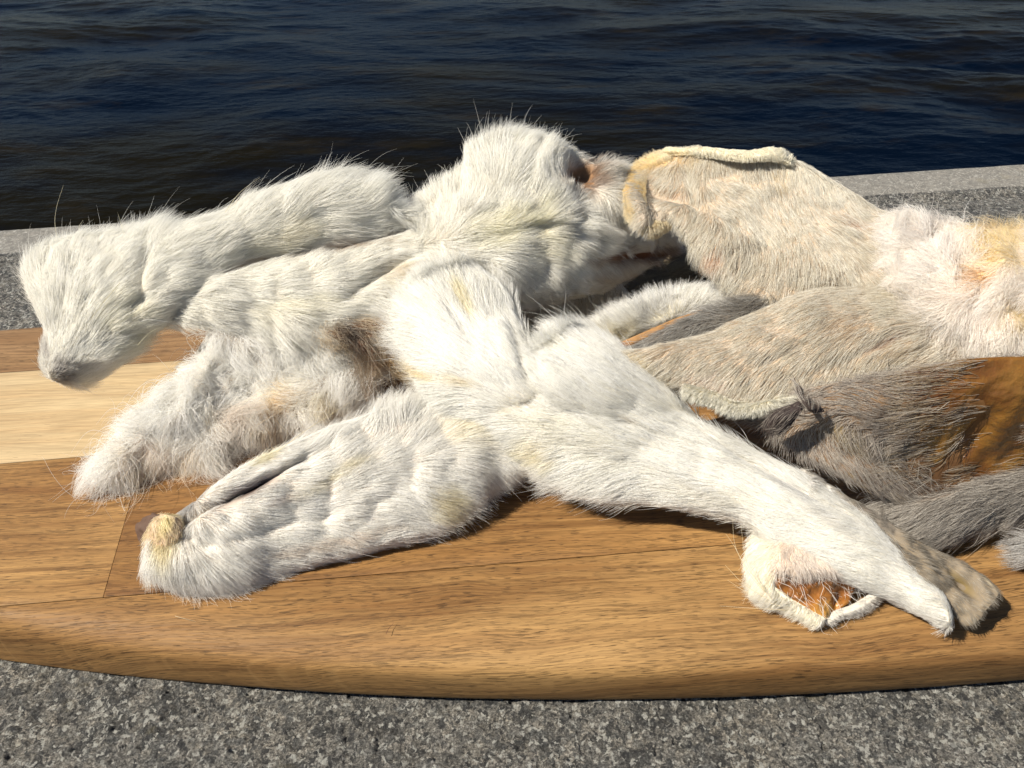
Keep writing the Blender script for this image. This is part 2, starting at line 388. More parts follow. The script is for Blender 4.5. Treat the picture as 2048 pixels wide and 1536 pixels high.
# seams (in v, as functions of u)
def seam(pts):
    a, b = zip(*[buv(U(x, y, 0)) for x, y in pts]); return np.polyfit(a, b, 1 if len(pts) < 3 else 2)
s1 = seam([(0, 745), (400, 718)]); s2 = seam([(0, 927), (160, 913)]); s3 = seam([(0, 1212), (205, 1196), (1480, 1082), (2047, 1042)])
s3 = np.polyfit(*buv(U(np.array([0, 205, 1480, 2047]), np.array([1212, 1196, 1082, 1042]), np.zeros(4))), 1)
sv = [np.polyval(s, 0.0) for s in (s1, s2, s3)]
W = [wood_mat("acacia_far", (0.26, 0.155, 0.072), (0.16, 0.085, 0.038), (0.33, 0.21, 0.11), 1.0, pore=0.66),
     wood_mat("acacia_pale", (0.46, 0.345, 0.195), (0.40, 0.275, 0.145), (0.50, 0.395, 0.24), 2.3, pore=0.78, flat=0.35),
     wood_mat("acacia_left", (0.29, 0.162, 0.058), (0.185, 0.090, 0.030), (0.36, 0.215, 0.085), 3.1),
     wood_mat("acacia_mid", (0.27, 0.145, 0.049), (0.165, 0.078, 0.026), (0.34, 0.195, 0.074), 4.7),
     wood_mat("acacia_near", (0.27, 0.150, 0.054), (0.175, 0.086, 0.029), (0.37, 0.225, 0.090), 5.9, scratch=0.14, wild=1.8, knots=[(*buv(U(918, 1336, 0)), 0.0011), (*buv(U(1500, 1180, 0)), 0.0007)])]
board = thing("serving_board", "long oval wooden serving board of glued planks lying on the granite quay", "board", tuple(BO + np.array([0, 0, ZB])))
def plank(u0f, u1f, lo, hi, mat, lab=None, nuu=160, nvv=16):
    """lo, hi: functions v(u) or None for the outline; u-limits are functions of v-fraction"""
    G = 0.00010
    k = 10
    us = np.linspace(0, 1, nuu); rows = []
    prof_edge = [(math.sin(a) , 1 - math.cos(a)) for a in np.linspace(0, math.pi / 2, k)]
    for j in range(nuu):
        def ring(fr):
            u = u0f(fr) + (u1f(fr) - u0f(fr)) * us[j]
            a = vnear(u) if lo is None else lo(u) + G; c = vfar(u) if hi is None else hi(u) - G
            a = max(a, vnear(u)); c = min(c, vfar(u)); c = max(c, a + 0.0002)
            return u, a, c
        sec = []
        re, hz = 0.0065, -ZB
        fr_list = np.linspace(0, 1, nvv)
        # near side, bottom -> top
        u, a, c = ring(0.0); wdt = c - a; r1 = min(re, wdt * 0.45)
        cen = 0.62
        if lo is None:
            for ang in np.linspace(-80, 90, 14):
                A_ = R(ang); hgt = hz * (0.36 if ang > 0 else 0.62)
                sec.append((u, a + r1 * (1 - math.cos(A_)) * (1.9 if ang > 0 else 0.2), -hz * 0.36 + (hz * 0.36 * math.sin(A_) if ang > 0 else hz * 0.64 * math.sin(A_))))
            st = a + r1 * 1.9
        else:
            sec += [(u, a, ZB)] * 1 + [(u, a, -hz + hz * f) for f in np.linspace(0.1, 0.93, 11)] + [(u, a + 0.00001, -0.0001), (u, a + 0.00012, 0)]
            st = a + 0.00012
        uE, aE, cE = ring(1.0); r2 = min(re, (cE - aE) * 0.45)
        en_ = cE - (r2 * 1.9 if hi is None else 0.00012)
        en_ = max(en_, st + 0.0001)
        for f in np.linspace(0, 1, nvv + 2)[1:-1]:
            uf = u0f(f) + (u1f(f) - u0f(f)) * us[j]
            sec.append((uf, st + (en_ - st) * f, 0.0))
        if hi is None:
            for ang in np.linspace(90, -80, 14):
                A_ = R(ang)
                sec.append((uE, cE - r2 * (1 - math.cos(A_)) * (1.9 if ang > 0 else 0.2), -hz * 0.36 + (hz * 0.36 * math.sin(A_) if ang > 0 else hz * 0.64 * math.sin(A_))))
        else:
            sec += [(uE, cE - 0.00012, 0), (uE, cE - 0.00001, -0.0001)] + [(uE, cE, -hz + hz * f) for f in np.linspace(0.93, 0.1, 11)] + [(uE, cE, ZB)]
        rows.append(sec)
    Pm = np.array(rows); X = BO + Pm[..., 0:1] * gu + Pm[..., 1:2] * gv; X[..., 2] = Pm[..., 2]
    X[..., 2] += np.where(Pm[..., 2] >= -1e-9, 0.00012 * noise3(X * np.array([1, 1, 0]), 40, 2), 0)
    nr, ncn = X.shape[:2]; idx = np.arange(nr * ncn).reshape(nr, ncn)
    F = []
    for a in range(nr - 1):
        for c in range(ncn):
            d = (c + 1) % ncn
            F.append((idx[a, c], idx[a + 1, c], idx[a + 1, d], idx[a, d]))
    F.append(tuple(idx[0])); F.append(tuple(idx[-1][::-1]))
    # local frame: x along the grain so the wood texture follows it
    o = mesh_obj("plank", np.stack([Pm[..., 0], Pm[..., 1], X[..., 2] - ZB], -1).reshape(-1, 3), F, mat, board)
    o.rotation_euler = (0, 0, ga)
    mo = o.modifiers.new("n", 'WEIGHTED_NORMAL') if False else None
    o.data.set_sharp_from_angle(angle=R(40))
    if lab: o["label"] = lab
    return o
cst = lambda x: (lambda f: x)
f1 = lambda u: np.polyval(s1, u); f2 = lambda u: np.polyval(s2, u); f3 = lambda u: np.polyval(s3, u)
plank(cst(UL), cst(UR), f1, None, W[0], "dark brown far plank")
plank(cst(UL), cst(UR), f2, f1, W[1], "pale plank with little grain")
j0, j1 = buv(U(205, 1196, 0)), buv(U(262, 1000, 0))
js = (j1[0] - j0[0]) / (j1[1] - j0[1])
vb, vt = f3(j0[0]), f2(j0[0])
jl = lambda f: j0[0] + js * ((vb + (vt - vb) * f) - j0[1])
plank(cst(UL), lambda f: jl(f) - 0.00006, f3, f2, W[2], "honey brown plank left of the slanting butt joint", 60)
plank(lambda f: jl(f) + 0.00006, cst(UR), f3, f2, W[3], "reddish brown plank right of the slanting butt joint")
plank(cst(UL), cst(UR), None, f3, W[4], "near plank with the rounded, scratched edge")

# ------------------------------------------------------------------ pelt patches and fur
NFUR = [0]
def px_blend(px, py, spots, default, rdef=None):
    """inverse distance blend of values given at photo points"""
    ws = 0; acc = 0
    for s in spots:
        wgt = 1.0 / (((px - s[0]) ** 2 + (py - s[1]) ** 2) + 600.0) ** 1.5
        acc = acc + wgt[:, None] * np.array(s[2]); ws = ws + wgt
    return acc / ws[:, None]
def stain_shade(base, px, py, P, spots, jit=0.35):
    c = base.copy()
    n = fbm(P, 160, 3, 77)
    for s in spots:
        (x, y, rx, ry, ang, colr, st) = s
        a = R(ang); dx = (px - x) * math.cos(a) + (py - y) * math.sin(a); dy = -(px - x) * math.sin(a) + (py - y) * math.cos(a)
        d = np.sqrt((dx / rx) ** 2 + (dy / ry) ** 2)
        k = np.clip(1.25 - d + jit * n, 0, 1); k = (k * k * (3 - 2 * k) * st)[:, None]
        c = c * (1 - k) + np.array(colr) * k
    return c

def patch(parent, name, net, thick, nr=64, nc=34, tb=0.5, wr=0.0006, wrs=90, mat=None, col=(0.7, 0.66, 0.58), stain_shade_spots=(),
          fur=None, edge=0.0004, seed=0, label=None, pw=0.5, endcap=0.10, flip=False, zmin=0.0003, dents=()):
    """net: rows x cols of (px,py,z_mm); thick: scalar or rows x cols (mm) bulge of the front face"""
    net = np.array(net, float); R0, C0 = net.shape[:2]
    Wn = U(net[..., 0], net[..., 1], net[..., 2] / 1000.0)
    S = cr(cr(Wn, nr, 0), nc, 1)
    T = np.broadcast_to(np.asarray(thick, float), (R0, C0)) / 1000.0
    T = np.maximum(cr(cr(T, nr, 0), nc, 1), 0)
    u = np.linspace(0, 1, nr)[:, None]; v = np.linspace(0, 1, nc)[None, :]
    dU = np.gradient(S, axis=0); dV = np.gradient(S, axis=1)
    Nn = np.cross(dU, dV); Nn /= np.linalg.norm(Nn, axis=-1, keepdims=True) + 1e-12
    sgn = np.sign(np.mean(np.sum(Nn * (CP - S), -1)))
    if flip: sgn = -sgn
    Nn = Nn * sgn
    prof = np.clip(1 - (2 * v - 1) ** 2, 0, 1) ** pw * (np.clip(1 - np.clip(1 - u / endcap, 0, 1) ** 2, 0, 1) * np.clip(1 - np.clip(1 - (1 - u) / endcap, 0, 1) ** 2, 0, 1)) ** 0.5
    wrk = wr * fbm(S, wrs, 4, seed) * np.sqrt(prof)
    if dents:
        ppx, ppy = proj(S.reshape(-1, 3)); ppx = ppx.reshape(S.shape[:2]); ppy = ppy.reshape(S.shape[:2])
        for (x, y, rx, ry, ang, dep) in dents:
            a = R(ang); dx = (ppx - x) * math.cos(a) + (ppy - y) * math.sin(a); dy = -(ppx - x) * math.sin(a) + (ppy - y) * math.cos(a)
            wrk = wrk - dep / 1000 * np.exp(-((dx / rx) ** 2 + (dy / ry) ** 2))
    st_ = wr * 0.6 * fbm(np.stack([S[..., 0] * 1.0, S[..., 1], S[..., 2]], -1), wrs * 3, 2, seed + 5) * np.sqrt(prof)
    top = S + Nn * (T * prof + edge * (prof > 0) + wrk + st_)[..., None]
    bot = S - Nn * (T * tb * prof + edge * (prof > 0))[..., None]
    top[..., 2] = np.maximum(top[..., 2], zmin + 0.0004); bot[..., 2] = np.maximum(bot[..., 2], zmin)
    nv_ = nr * nc
    V = np.concatenate([top.reshape(-1, 3), bot.reshape(-1, 3)])
    idx = np.arange(nv_).reshape(nr, nc)
    F1 = np.stack([idx[:-1, :-1], idx[1:, :-1], idx[1:, 1:], idx[:-1, 1:]], -1).reshape(-1, 4)
    F2 = F1[:, ::-1] + nv_
    ring = np.concatenate([idx[0, :], idx[1:, -1], idx[-1, -2::-1], idx[-2:0:-1, 0]])
    nx_ = np.roll(ring, -1)
    F3 = np.stack([ring, nx_, nx_ + nv_, ring + nv_], -1)
    F = np.concatenate([F1, F2, F3])
    if sgn < 0: F = F[:, ::-1]
    px, py = proj(V)
    cbase = np.tile(np.array(col, float), (len(V), 1))
    cc = stain_shade(cbase, px, py, V, stain_shade_spots)
    cc[nv_:] = cbase[nv_:] * 0.9
    loc = S[nr // 2, nc // 2]
    p0 = rel(loc, parent)
    o = mesh_obj(name, V - loc, F, mat or M_HIDE, parent, col=cc)
    o.location = tuple(p0)
    if label: o["label"] = label
    if fur: grow(o, loc, top, bot, Nn, fur, stain_shade_spots, seed)
    return o

def grow(o, loc, top, bot, Nn, fur, stain_shade_spots, seed, name="fur", curves=None):
    """fur: dict(d=hairs per cm2, L=mm, lift=deg, flow=[(px,py,(dx,dy))], len=[(px,py,r,mult)], col, colv, clump, frizz, rad)"""
    g = np.random.default_rng(1000 + seed)
    nr, nc = top.shape[:2]
    def cells(Pg):
        a = Pg[1:, :-1] - Pg[:-1, :-1]; b = Pg[:-1, 1:] - Pg[:-1, :-1]
        return np.linalg.norm(np.cross(a, b), axis=-1)
    roots = []; nors = []; sides = []
    for side, Pg in ((0, top), (1, bot)):
        ar = cells(Pg); gu_ = np.gradient(Pg, axis=0); gv_ = np.gradient(Pg, axis=1)
        nn = np.cross(gu_, gv_); nn /= np.linalg.norm(nn, axis=-1, keepdims=True) + 1e-12
        s = np.sign(np.sum(nn * Nn, -1, keepdims=True)); s[s == 0] = 1; nn = nn * s
        if side: nn = -nn
        dens = fur.get('d', 500) * 1e4 * DENS * (fur.get('back', 0.35) if side else 1.0)
        n = int(ar.sum() * dens)
        if n < 2: continue
        pr = ar.ravel() / ar.sum(); ci = g.choice(len(pr), n, p=pr); i, j = ci // (nc - 1), ci % (nc - 1)
        a, b = g.random(n)[:, None], g.random(n)[:, None]
        bl = lambda G_: (G_[i, j] * (1 - a) + G_[i + 1, j] * a) * (1 - b) + (G_[i, j + 1] * (1 - a) + G_[i + 1, j + 1] * a) * b
        roots.append(bl(Pg)); nors.append(bl(nn)); sides.append(np.full(n, side))
    P = np.concatenate(roots); n_ = np.concatenate(nors); side = np.concatenate(sides)
    n_ /= np.linalg.norm(n_, axis=1, keepdims=True) + 1e-12
    px, py = proj(P)
    # bald places
    if fur.get('bald'):
        keep = np.ones(len(P))
        nz = fbm(P, 300, 3, 31)
        for (x, y, rx, ry, ang, amt) in fur['bald']:
            a = R(ang); dx = (px - x) * math.cos(a) + (py - y) * math.sin(a); dy = -(px - x) * math.sin(a) + (py - y) * math.cos(a)
            k = np.clip(1.3 - np.sqrt((dx / rx) ** 2 + (dy / ry) ** 2) + 0.4 * nz, 0, 1) * amt
            keep *= 1 - np.clip(k * 1.6, 0, 1) * (side == 0)
        m = g.random(len(P)) < keep; P, n_, side, px, py = P[m], n_[m], side[m], px[m], py[m]
    n = len(P)
    fl = px_blend(px, py, fur['flow'], None)
    w3 = fl[:, 0:1] * Rt - fl[:, 1:2] * Up
    w3 = w3 / (np.linalg.norm(w3, axis=1, keepdims=True) + 1e-9)
    t = w3 - n_ * np.sum(w3 * n_, 1, keepdims=True); tl = np.linalg.norm(t, axis=1, keepdims=True)
    t = t / (tl + 1e-6)
    # side vector and coherent swirl
    bnm = np.cross(n_, t)
    sw = fur.get('swirl', 0.35) * (fbm(P, fur.get('sws', 110), 2, seed + 50)) + 0.30 * fur.get('swirl', 0.35) * noise3(P, 420, seed + 51) + g.normal(0, fur.get('jit', 0.13), n)
    d0 = t * np.cos(sw)[:, None] + bnm * np.sin(sw)[:, None]
    L = fur['L'] / 1000.0 * (0.65 + 0.5 * g.random(n)) * (1 + 0.22 * noise3(P, 180, seed + 3))
    for (x, y, r_, mlt) in fur.get('len', ()):
        k = np.exp(-((px - x) ** 2 + (py - y) ** 2) / r_ ** 2); L = L * (1 + (mlt - 1) * k)
    lift = R(fur.get('lift', 22)) * (1 + 0.45 * noise3(P, 150, seed + 7)) + np.abs(g.normal(0, R(fur.get('ljit', 7)), n))
    stray = g.random(n) < fur.get('stray', 0.010)
    L = np.where(stray, L * (1.15 + 0.6 * g.random(n)), L); lift = np.where(stray, lift + R(10), lift)
    K = fur.get('K', 6)
    s = np.linspace(0, 1, K)[None, :, None]
    Lc = L[:, None, None]
    cl, sl = np.cos(lift)[:, None, None], np.sin(lift)[:, None, None]
    bend = fur.get('bend', 0.45)
    C = P[:, None, :] + Lc * (d0[:, None, :] * (cl * s + 0.15 * bend * s ** 2) + n_[:, None, :] * sl * (s - bend * 0.6 * s ** 2))
    C[..., 2] -= (fur.get('grav', 0.12) * Lc * s ** 2)[..., 0]
    fz = fur.get('frizz', 0.05)
    bb = np.cross(n_, d0)[:, None, :]
    ph = g.random(n)[:, None, None] * 6.28; fr = (0.6 + 1.2 * g.random(n))[:, None, None]
    amp = (g.normal(0, 1, n)[:, None, None]) * fz * Lc
    C += amp * (np.sin(ph + fr * s * 3.14) - np.sin(ph)) * bb + 0.5 * amp * (np.cos(ph * 1.7 + fr * s * 3.6) - np.cos(ph * 1.7)) * n_[:, None, :]
    # clumps
    cs = fur.get('cl_mm', 1.6) / 1000.0
    nclump = max(8, int(n / max(4, fur.get('cl_n', 26))))
    sel = g.choice(n, min(nclump, n), replace=False)
    kd = kdtree.KDTree(len(sel))
    for q, c_ in enumerate(P[sel].tolist()): kd.insert(c_, q)
    kd.balance(); fnd = kd.find
    near = sel[np.array([fnd(c_)[1] for c_ in P.tolist()])]
    ca = fur.get('clump', 0.55) * np.clip(fur.get('clbase', 0.6) + 0.7 * noise3(P, 90, seed + 21), 0.05, 1) * g.random(n) ** 0.35
    ca = np.where(stray, 0, ca)
    C = C + (C[near] - C) * (ca[:, None, None] * s ** 1.3)
    # a clump's own clump offset keeps locks apart
    C[..., 2] = np.maximum(C[..., 2], 0.00025)
    C = C.astype(np.float32)
    # colour
    base = np.tile(np.array(fur.get('col', (0.80, 0.78, 0.72)), float), (n, 1))
    cc = stain_shade(base, px, py, P, stain_shade_spots)
    rr_ = np.clip(0.15 + 1.3 * (0.55 * g.random(n)[near] + 0.45 * g.random(n)), 0, 1)[:, None]
    dk = (cc.mean(1, keepdims=True) < 0.45 * base.mean(1, keepdims=True)); rr_ = np.where(dk, np.maximum(rr_, 0.8), rr_)
    cc = base * (1 - rr_) + cc * rr_
    var = 1 + g.normal(0, fur.get('colj', 0.11), n)[:, None]; cc = cc * var
    alt = fur.get('alt')
    if alt:
        k = (g.random(n) < alt[1])[:, None]; cc = np.where(k, np.array(alt[0]), cc)
    cc = np.clip(cc, 0.004, 0.95)
    rt = fur.get('root', 0.80)                             # underfur colour close to the skin
    rootc = np.array(fur.get('rootc', (1.0, 0.93, 0.80)))
    f = np.clip(1 - s / 0.45, 0, 1) * (1 - rt)
    pc = cc[:, None, :] * (1 - f) + (cc * rootc * 0.75)[:, None, :] * f
    rad = 0.85 * fur.get('rad', 0.045) / 1000.0 * (0.7 + 0.6 * g.random(n))[:, None] * (1.0 - 0.82 * s[..., 0] ** 1.6)
    hc = bpy.data.hair_curves.new(name)
    hc.add_curves([K] * n)
    hc.points.foreach_set("position", (C - np.asarray(loc, np.float32)).ravel())
    at = hc.attributes.get("radius") or hc.attributes.new("radius", 'FLOAT', 'POINT')
    at.data.foreach_set("value", rad.astype(np.float32).ravel())
    ac = hc.attributes.new("col", 'FLOAT_COLOR', 'POINT')
    ac.data.foreach_set("color", np.concatenate([pc, np.ones((n, K, 1))], 2).astype(np.float32).ravel())
    hc.materials.append(M_FUR)
    ho = bpy.data.objects.new(name, hc); COL.objects.link(ho); ho.parent = o; ho["kind"] = "stuff"
    NFUR[0] += n
    return ho

def hairs(parent, name, pts_list, col, rad=0.05, kind=None):
    """a few individually placed long hairs: each a list of (px,py,z_mm)"""
    base = np.array([0.0, 0, 0]); q = parent
    while q is not None: base = base + np.array(q.location); q = q.parent
    K = 12; n = len(pts_list)
    C = np.stack([cr(U(*[np.array(a, float) for a in zip(*[(x, y, z / 1000) for x, y, z in pts])]), K, 0) for pts in pts_list])
    hc = bpy.data.hair_curves.new(name); hc.add_curves([K] * n)
    hc.points.foreach_set("position", (C - base).astype(np.float32).ravel())
    at = hc.attributes.get("radius") or hc.attributes.new("radius", 'FLOAT', 'POINT')
    at.data.foreach_set("value", np.tile(np.linspace(rad, rad * 0.25, K) / 1000, n).astype(np.float32))
    ac = hc.attributes.new("col", 'FLOAT_COLOR', 'POINT')
    ac.data.foreach_set("color", np.tile(np.array([*col, 1.0]), n * K).astype(np.float32))
    hc.materials.append(M_FUR)
    ho = bpy.data.objects.new(name, hc); COL.objects.link(ho); ho.parent = parent
    if kind: ho["kind"] = kind
    return ho

WHITE = (0.91, 0.90, 0.86); CREAM = (0.86, 0.79, 0.60); YEL = (0.78, 0.56, 0.20); AMB = (0.34, 0.17, 0.05)
SKIN = (0.62, 0.50, 0.40); BROWN = (0.12, 0.05, 0.025); GREY = (0.20, 0.185, 0.17); PINK = (0.82, 0.72, 0.62)
TAN = (0.62, 0.49, 0.34)
def two(rows, n=3):
    """rows of (lower, upper) photo points -> net with evenly spread columns"""
    return [[tuple(np.array(a) * (1 - f) + np.array(b) * f) for f in np.linspace(0, 1, n)] for a, b in rows]
def base_of(x, y, z): return tuple(U(x, y, z / 1000))

# ---- pale grey brown pelt lying at the back, beneath everything
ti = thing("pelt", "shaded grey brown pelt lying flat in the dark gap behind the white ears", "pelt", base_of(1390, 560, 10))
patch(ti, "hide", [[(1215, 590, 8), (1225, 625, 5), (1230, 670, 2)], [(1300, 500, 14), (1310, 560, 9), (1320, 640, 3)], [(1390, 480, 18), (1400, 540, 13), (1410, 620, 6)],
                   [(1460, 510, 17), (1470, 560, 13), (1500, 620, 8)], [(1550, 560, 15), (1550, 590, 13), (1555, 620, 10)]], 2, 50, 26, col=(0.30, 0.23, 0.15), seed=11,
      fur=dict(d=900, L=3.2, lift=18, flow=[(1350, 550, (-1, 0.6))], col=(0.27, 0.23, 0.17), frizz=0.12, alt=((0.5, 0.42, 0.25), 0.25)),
      stain_shade_spots=[(1440, 565, 55, 35, 10, (0.05, 0.04, 0.05), 0.95), (1370, 540, 40, 30, -30, (0.45, 0.36, 0.2), 0.7)])

# ---- white piece in the shade under the hump
tj = thing("dried_ear", "white furry ear lying in shade beneath the raised white hump", "dried ear", base_of(1100, 640, 8))
patch(tj, "hide", two([((1005, 650, 8), (1000, 570, 20)), ((1080, 665, 6), (1080, 565, 19)), ((1170, 650, 5), (1170, 560, 17)), ((1250, 610, 6), (1240, 560, 15))], 4), 3, 40, 24, seed=12,
      col=(0.5, 0.4, 0.3), fur=dict(d=1100, L=5, lift=22, flow=[(1100, 600, (-0.5, 1))], frizz=0.1), stain_shade_spots=[(1040, 600, 30, 20, 0, (0.4, 0.28, 0.15), 0.7)])

# ---- B  fluffy stained pelt at the left
tb = thing("pelt", "fluffy white pelt with frizzy yellow stained tufts lying on the pale plank", "pelt", base_of(420, 880, 2))
FL = dict(d=1350, root=0.95, L=8.6, lift=30, ljit=14, frizz=0.16, swirl=0.85, sws=140, clump=1.0, clbase=0.95, cl_n=130, jit=0.6, stray=0.03, K=8, bend=0.7, grav=0.22, col=(0.95, 0.935, 0.89), rad=0.04, back=0.45)
patch(tb, "foreleg", two([((690, 770, 8), (640, 640, 20)), ((560, 810, 7), (500, 650, 20)), ((470, 815, 7), (425, 705, 17)), ((400, 850, 6), (350, 782, 14)), ((335, 892, 4), (285, 845, 11)), ((280, 925, 2), (236, 890, 8)), ((235, 945, 1), (215, 925, 4))], 4),
      3.2, 80, 34, seed=1, col=PINK, wr=0.0025, endcap=0.05,
      fur=dict(FL, flow=[(600, 700, (-0.7, 0.5)), (450, 700, (-0.6, -0.3)), (250, 800, (-0.8, -0.5)), (180, 930, (-1, 0.25)), (260, 980, (-0.3, 1)), (360, 930, (0.5, 1)), (450, 780, (-0.8, 0.6)), (560, 800, (0.3, 0.8))],
               len=[(230, 960, 70, 1.35), (340, 920, 60, 1.3), (520, 720, 100, 0.5)]),
      stain_shade_spots=[(300, 890, 55, 22, -15, (0.70, 0.50, 0.34), 0.5), (370, 880, 30, 24, 30, (0.62, 0.40, 0.14), 0.7), (430, 835, 60, 22, -30, (0.70, 0.52, 0.26), 0.75), (300, 925, 50, 24, -20, (0.76, 0.60, 0.34), 0.6), (255, 800, 30, 60, 20, (0.84, 0.74, 0.5), 0.5)])
patch(tb, "belly_skin", two([((870, 800, 3), (870, 700, 17)), ((790, 815, 3), (770, 715, 16)), ((690, 815, 4), (660, 735, 16)), ((590, 838, 3), (560, 775, 12)), ((500, 855, 3), (480, 810, 9)), ((430, 880, 2), (420, 840, 8)), ((380, 905, 1), (375, 865, 6))], 4),
      4, 80, 34, seed=2, col=(0.55, 0.40, 0.26), wr=0.0022, endcap=0.05,
      fur=dict(FL, L=9.5, d=900, bald=[(810, 768, 60, 26, 10, 0.95)], flow=[(800, 760, (-0.8, 0.3)), (600, 800, (-1, 0.35)), (560, 860, (0.2, 1)), (430, 880, (0.5, 0.9)), (700, 840, (0.4, 1)), (330, 960, (0.1, 1))]),
      stain_shade_spots=[(470, 830, 50, 14, -32, (0.35, 0.2, 0.1), 0.5), (560, 805, 80, 16, -32, (0.70, 0.46, 0.14), 0.75), (660, 790, 60, 20, -20, (0.72, 0.60, 0.36), 0.5), (370, 900, 30, 30, 0, (0.64, 0.42, 0.15), 0.6), (810, 768, 80, 30, 10, (0.10, 0.05, 0.03), 0.95)],  # last spot paints the dark gap beside the diagonal ear into the colour
      )
# brown skin gathered between the upper pelt and the diagonal ear
patch(tb, "brown_skin", [[(640, 650, 25), (645, 680, 21), (650, 715, 16)], [(690, 640, 27), (700, 685, 22), (710, 735, 15)], [(760, 640, 27), (765, 690, 21), (775, 745, 15)], [(830, 660, 25), (835, 700, 20), (850, 750, 15)], [(880, 690, 22), (880, 720, 18), (890, 750, 15)]],
      2, 60, 34, seed=3, col=(0.20, 0.10, 0.045), wr=0.0016, wrs=140,
      fur=dict(FL, d=330, L=9, lift=14, swirl=0.4, flow=[(700, 680, (0.55, 0.8)), (780, 720, (1, 0.35)), (840, 720, (0.9, 0.3))], frizz=0.1, col=(0.62, 0.52, 0.38)),
      stain_shade_spots=[(700, 670, 40, 26, 30, (0.05, 0.025, 0.015), 0.9), (790, 720, 70, 18, 15, (0.62, 0.42, 0.14), 0.8), (740, 700, 40, 14, 30, (0.25, 0.10, 0.04), 0.8)])

# ---- C  rolled white ear in front at the left
tc = thing("dried_ear", "rolled white furry ear with a dark slit and blunt tip beside the slanting plank joint", "dried ear", base_of(640, 1120, 0))
FW = dict(d=1650, L=4.5, lift=10, ljit=5, frizz=0.035, swirl=0.32, sws=100, clump=0.42, cl_n=30, jit=0.10, stray=0.006, K=6, bend=0.5, grav=0.08, rad=0.042, col=WHITE)
patch(tc, "ear", two([((322, 1138, 2), (345, 1055, 8)), ((362, 1168, 1.2), (392, 1005, 12)), ((440, 1172, 1), (495, 932, 15)), ((560, 1143, 1), (630, 872, 15.5)), ((715, 1103, 1.5), (755, 833, 16.5)), ((860, 1062, 2.5), (870, 785, 17)), ((960, 985, 4), (960, 795, 16)), ((1075, 925, 5), (1080, 830, 12))], 5),
      6.0, 110, 50, seed=4, wr=0.0010, wrs=70, col=(0.72, 0.62, 0.52), endcap=0.035,
      dents=[(490, 988, 95, 9, -28, 5.0), (620, 930, 60, 14, -20, 1.6), (400, 1075, 60, 25, 30, 2.4), (560, 1060, 150, 9, -12, 0.8), (660, 1010, 35, 50, 0, 1.6), (440, 1000, 90, 12, -35, 1.2)],
      fur=dict(FW, col=(0.89, 0.875, 0.835), flow=[(330, 1060, (-0.3, 1)), (340, 1180, (0.15, 1)), (440, 1180, (0.6, 0.75)), (430, 1080, (0.75, 0.55)), (560, 1060, (1, -0.05)), (700, 1050, (1, -0.05)), (880, 960, (1, 0.15)), (950, 980, (0.6, 0.8)),
                         (480, 930, (0.75, -0.65)), (640, 870, (0.45, -0.9)), (760, 820, (0.1, -1)), (600, 960, (0.9, -0.45)), (850, 860, (0.5, -0.8)), (900, 1030, (0.7, 0.6))],
               len=[(760, 810, 60, 1.6), (400, 1190, 80, 1.35), (400, 1000, 80, 0.6), (335, 1070, 45, 0.3), (960, 860, 90, 1.6), (920, 1000, 60, 1.3), (500, 960, 60, 0.6)],
               bald=[(500, 983, 75, 8, -28, 1.0)]),
      stain_shade_spots=[(505, 981, 70, 11, -28, (0.06, 0.03, 0.025), 1.0), (455, 1000, 70, 15, -28, (0.30, 0.24, 0.20), 0.75), (545, 1000, 45, 14, -25, (0.40, 0.32, 0.30), 0.6), (385, 1005, 45, 12, -45, (0.28, 0.27, 0.27), 0.6),
              (360, 1040, 30, 10, 10, (0.30, 0.30, 0.31), 0.6), (330, 1090, 28, 50, 20, (0.72, 0.64, 0.38), 0.75), (520, 920, 40, 9, -30, (0.72, 0.66, 0.42), 0.6), (650, 960, 120, 14, -25, (0.76, 0.68, 0.46), 0.5),
              (870, 1000, 40, 45, 0, (0.76, 0.66, 0.36), 0.7), (640, 1085, 160, 14, -12, (0.76, 0.60, 0.46), 0.5), (930, 850, 60, 60, 0, CREAM, 0.7), (640, 1010, 60, 40, 0, (0.66, 0.66, 0.66), 0.5)])
patch(tc, "lip", two([((325, 1128, 6), (300, 1108, 6)), ((345, 1100, 9), (298, 1070, 9)), ((362, 1060, 12), (308, 1045, 12)), ((362, 1036, 13), (330, 1030, 13))], 3), 1.6, 30, 14, tb=1, seed=5, wr=0.0002, col=(0.60, 0.44, 0.30),
      fur=dict(FW, d=700, L=1.6, lift=30, flow=[(320, 1060, (-0.1, 1))], col=(0.72, 0.62, 0.42)), stain_shade_spots=[(330, 1050, 16, 26, 20, (0.66, 0.58, 0.30), 0.8)])
patch(tc, "dried_skin_rim", two([((312, 1140, 3), (288, 1120, 2.5)), ((312, 1090, 7), (282, 1080, 4)), ((318, 1055, 10), (284, 1048, 6)), ((338, 1032, 12), (304, 1030, 8))], 3), 0.7, 40, 12, tb=1, seed=6, wr=0.0009, wrs=300, col=(0.11, 0.065, 0.045),
      stain_shade_spots=[(340, 1012, 25, 12, 0, (0.30, 0.14, 0.05), 0.8)], mat=M_HIDE)

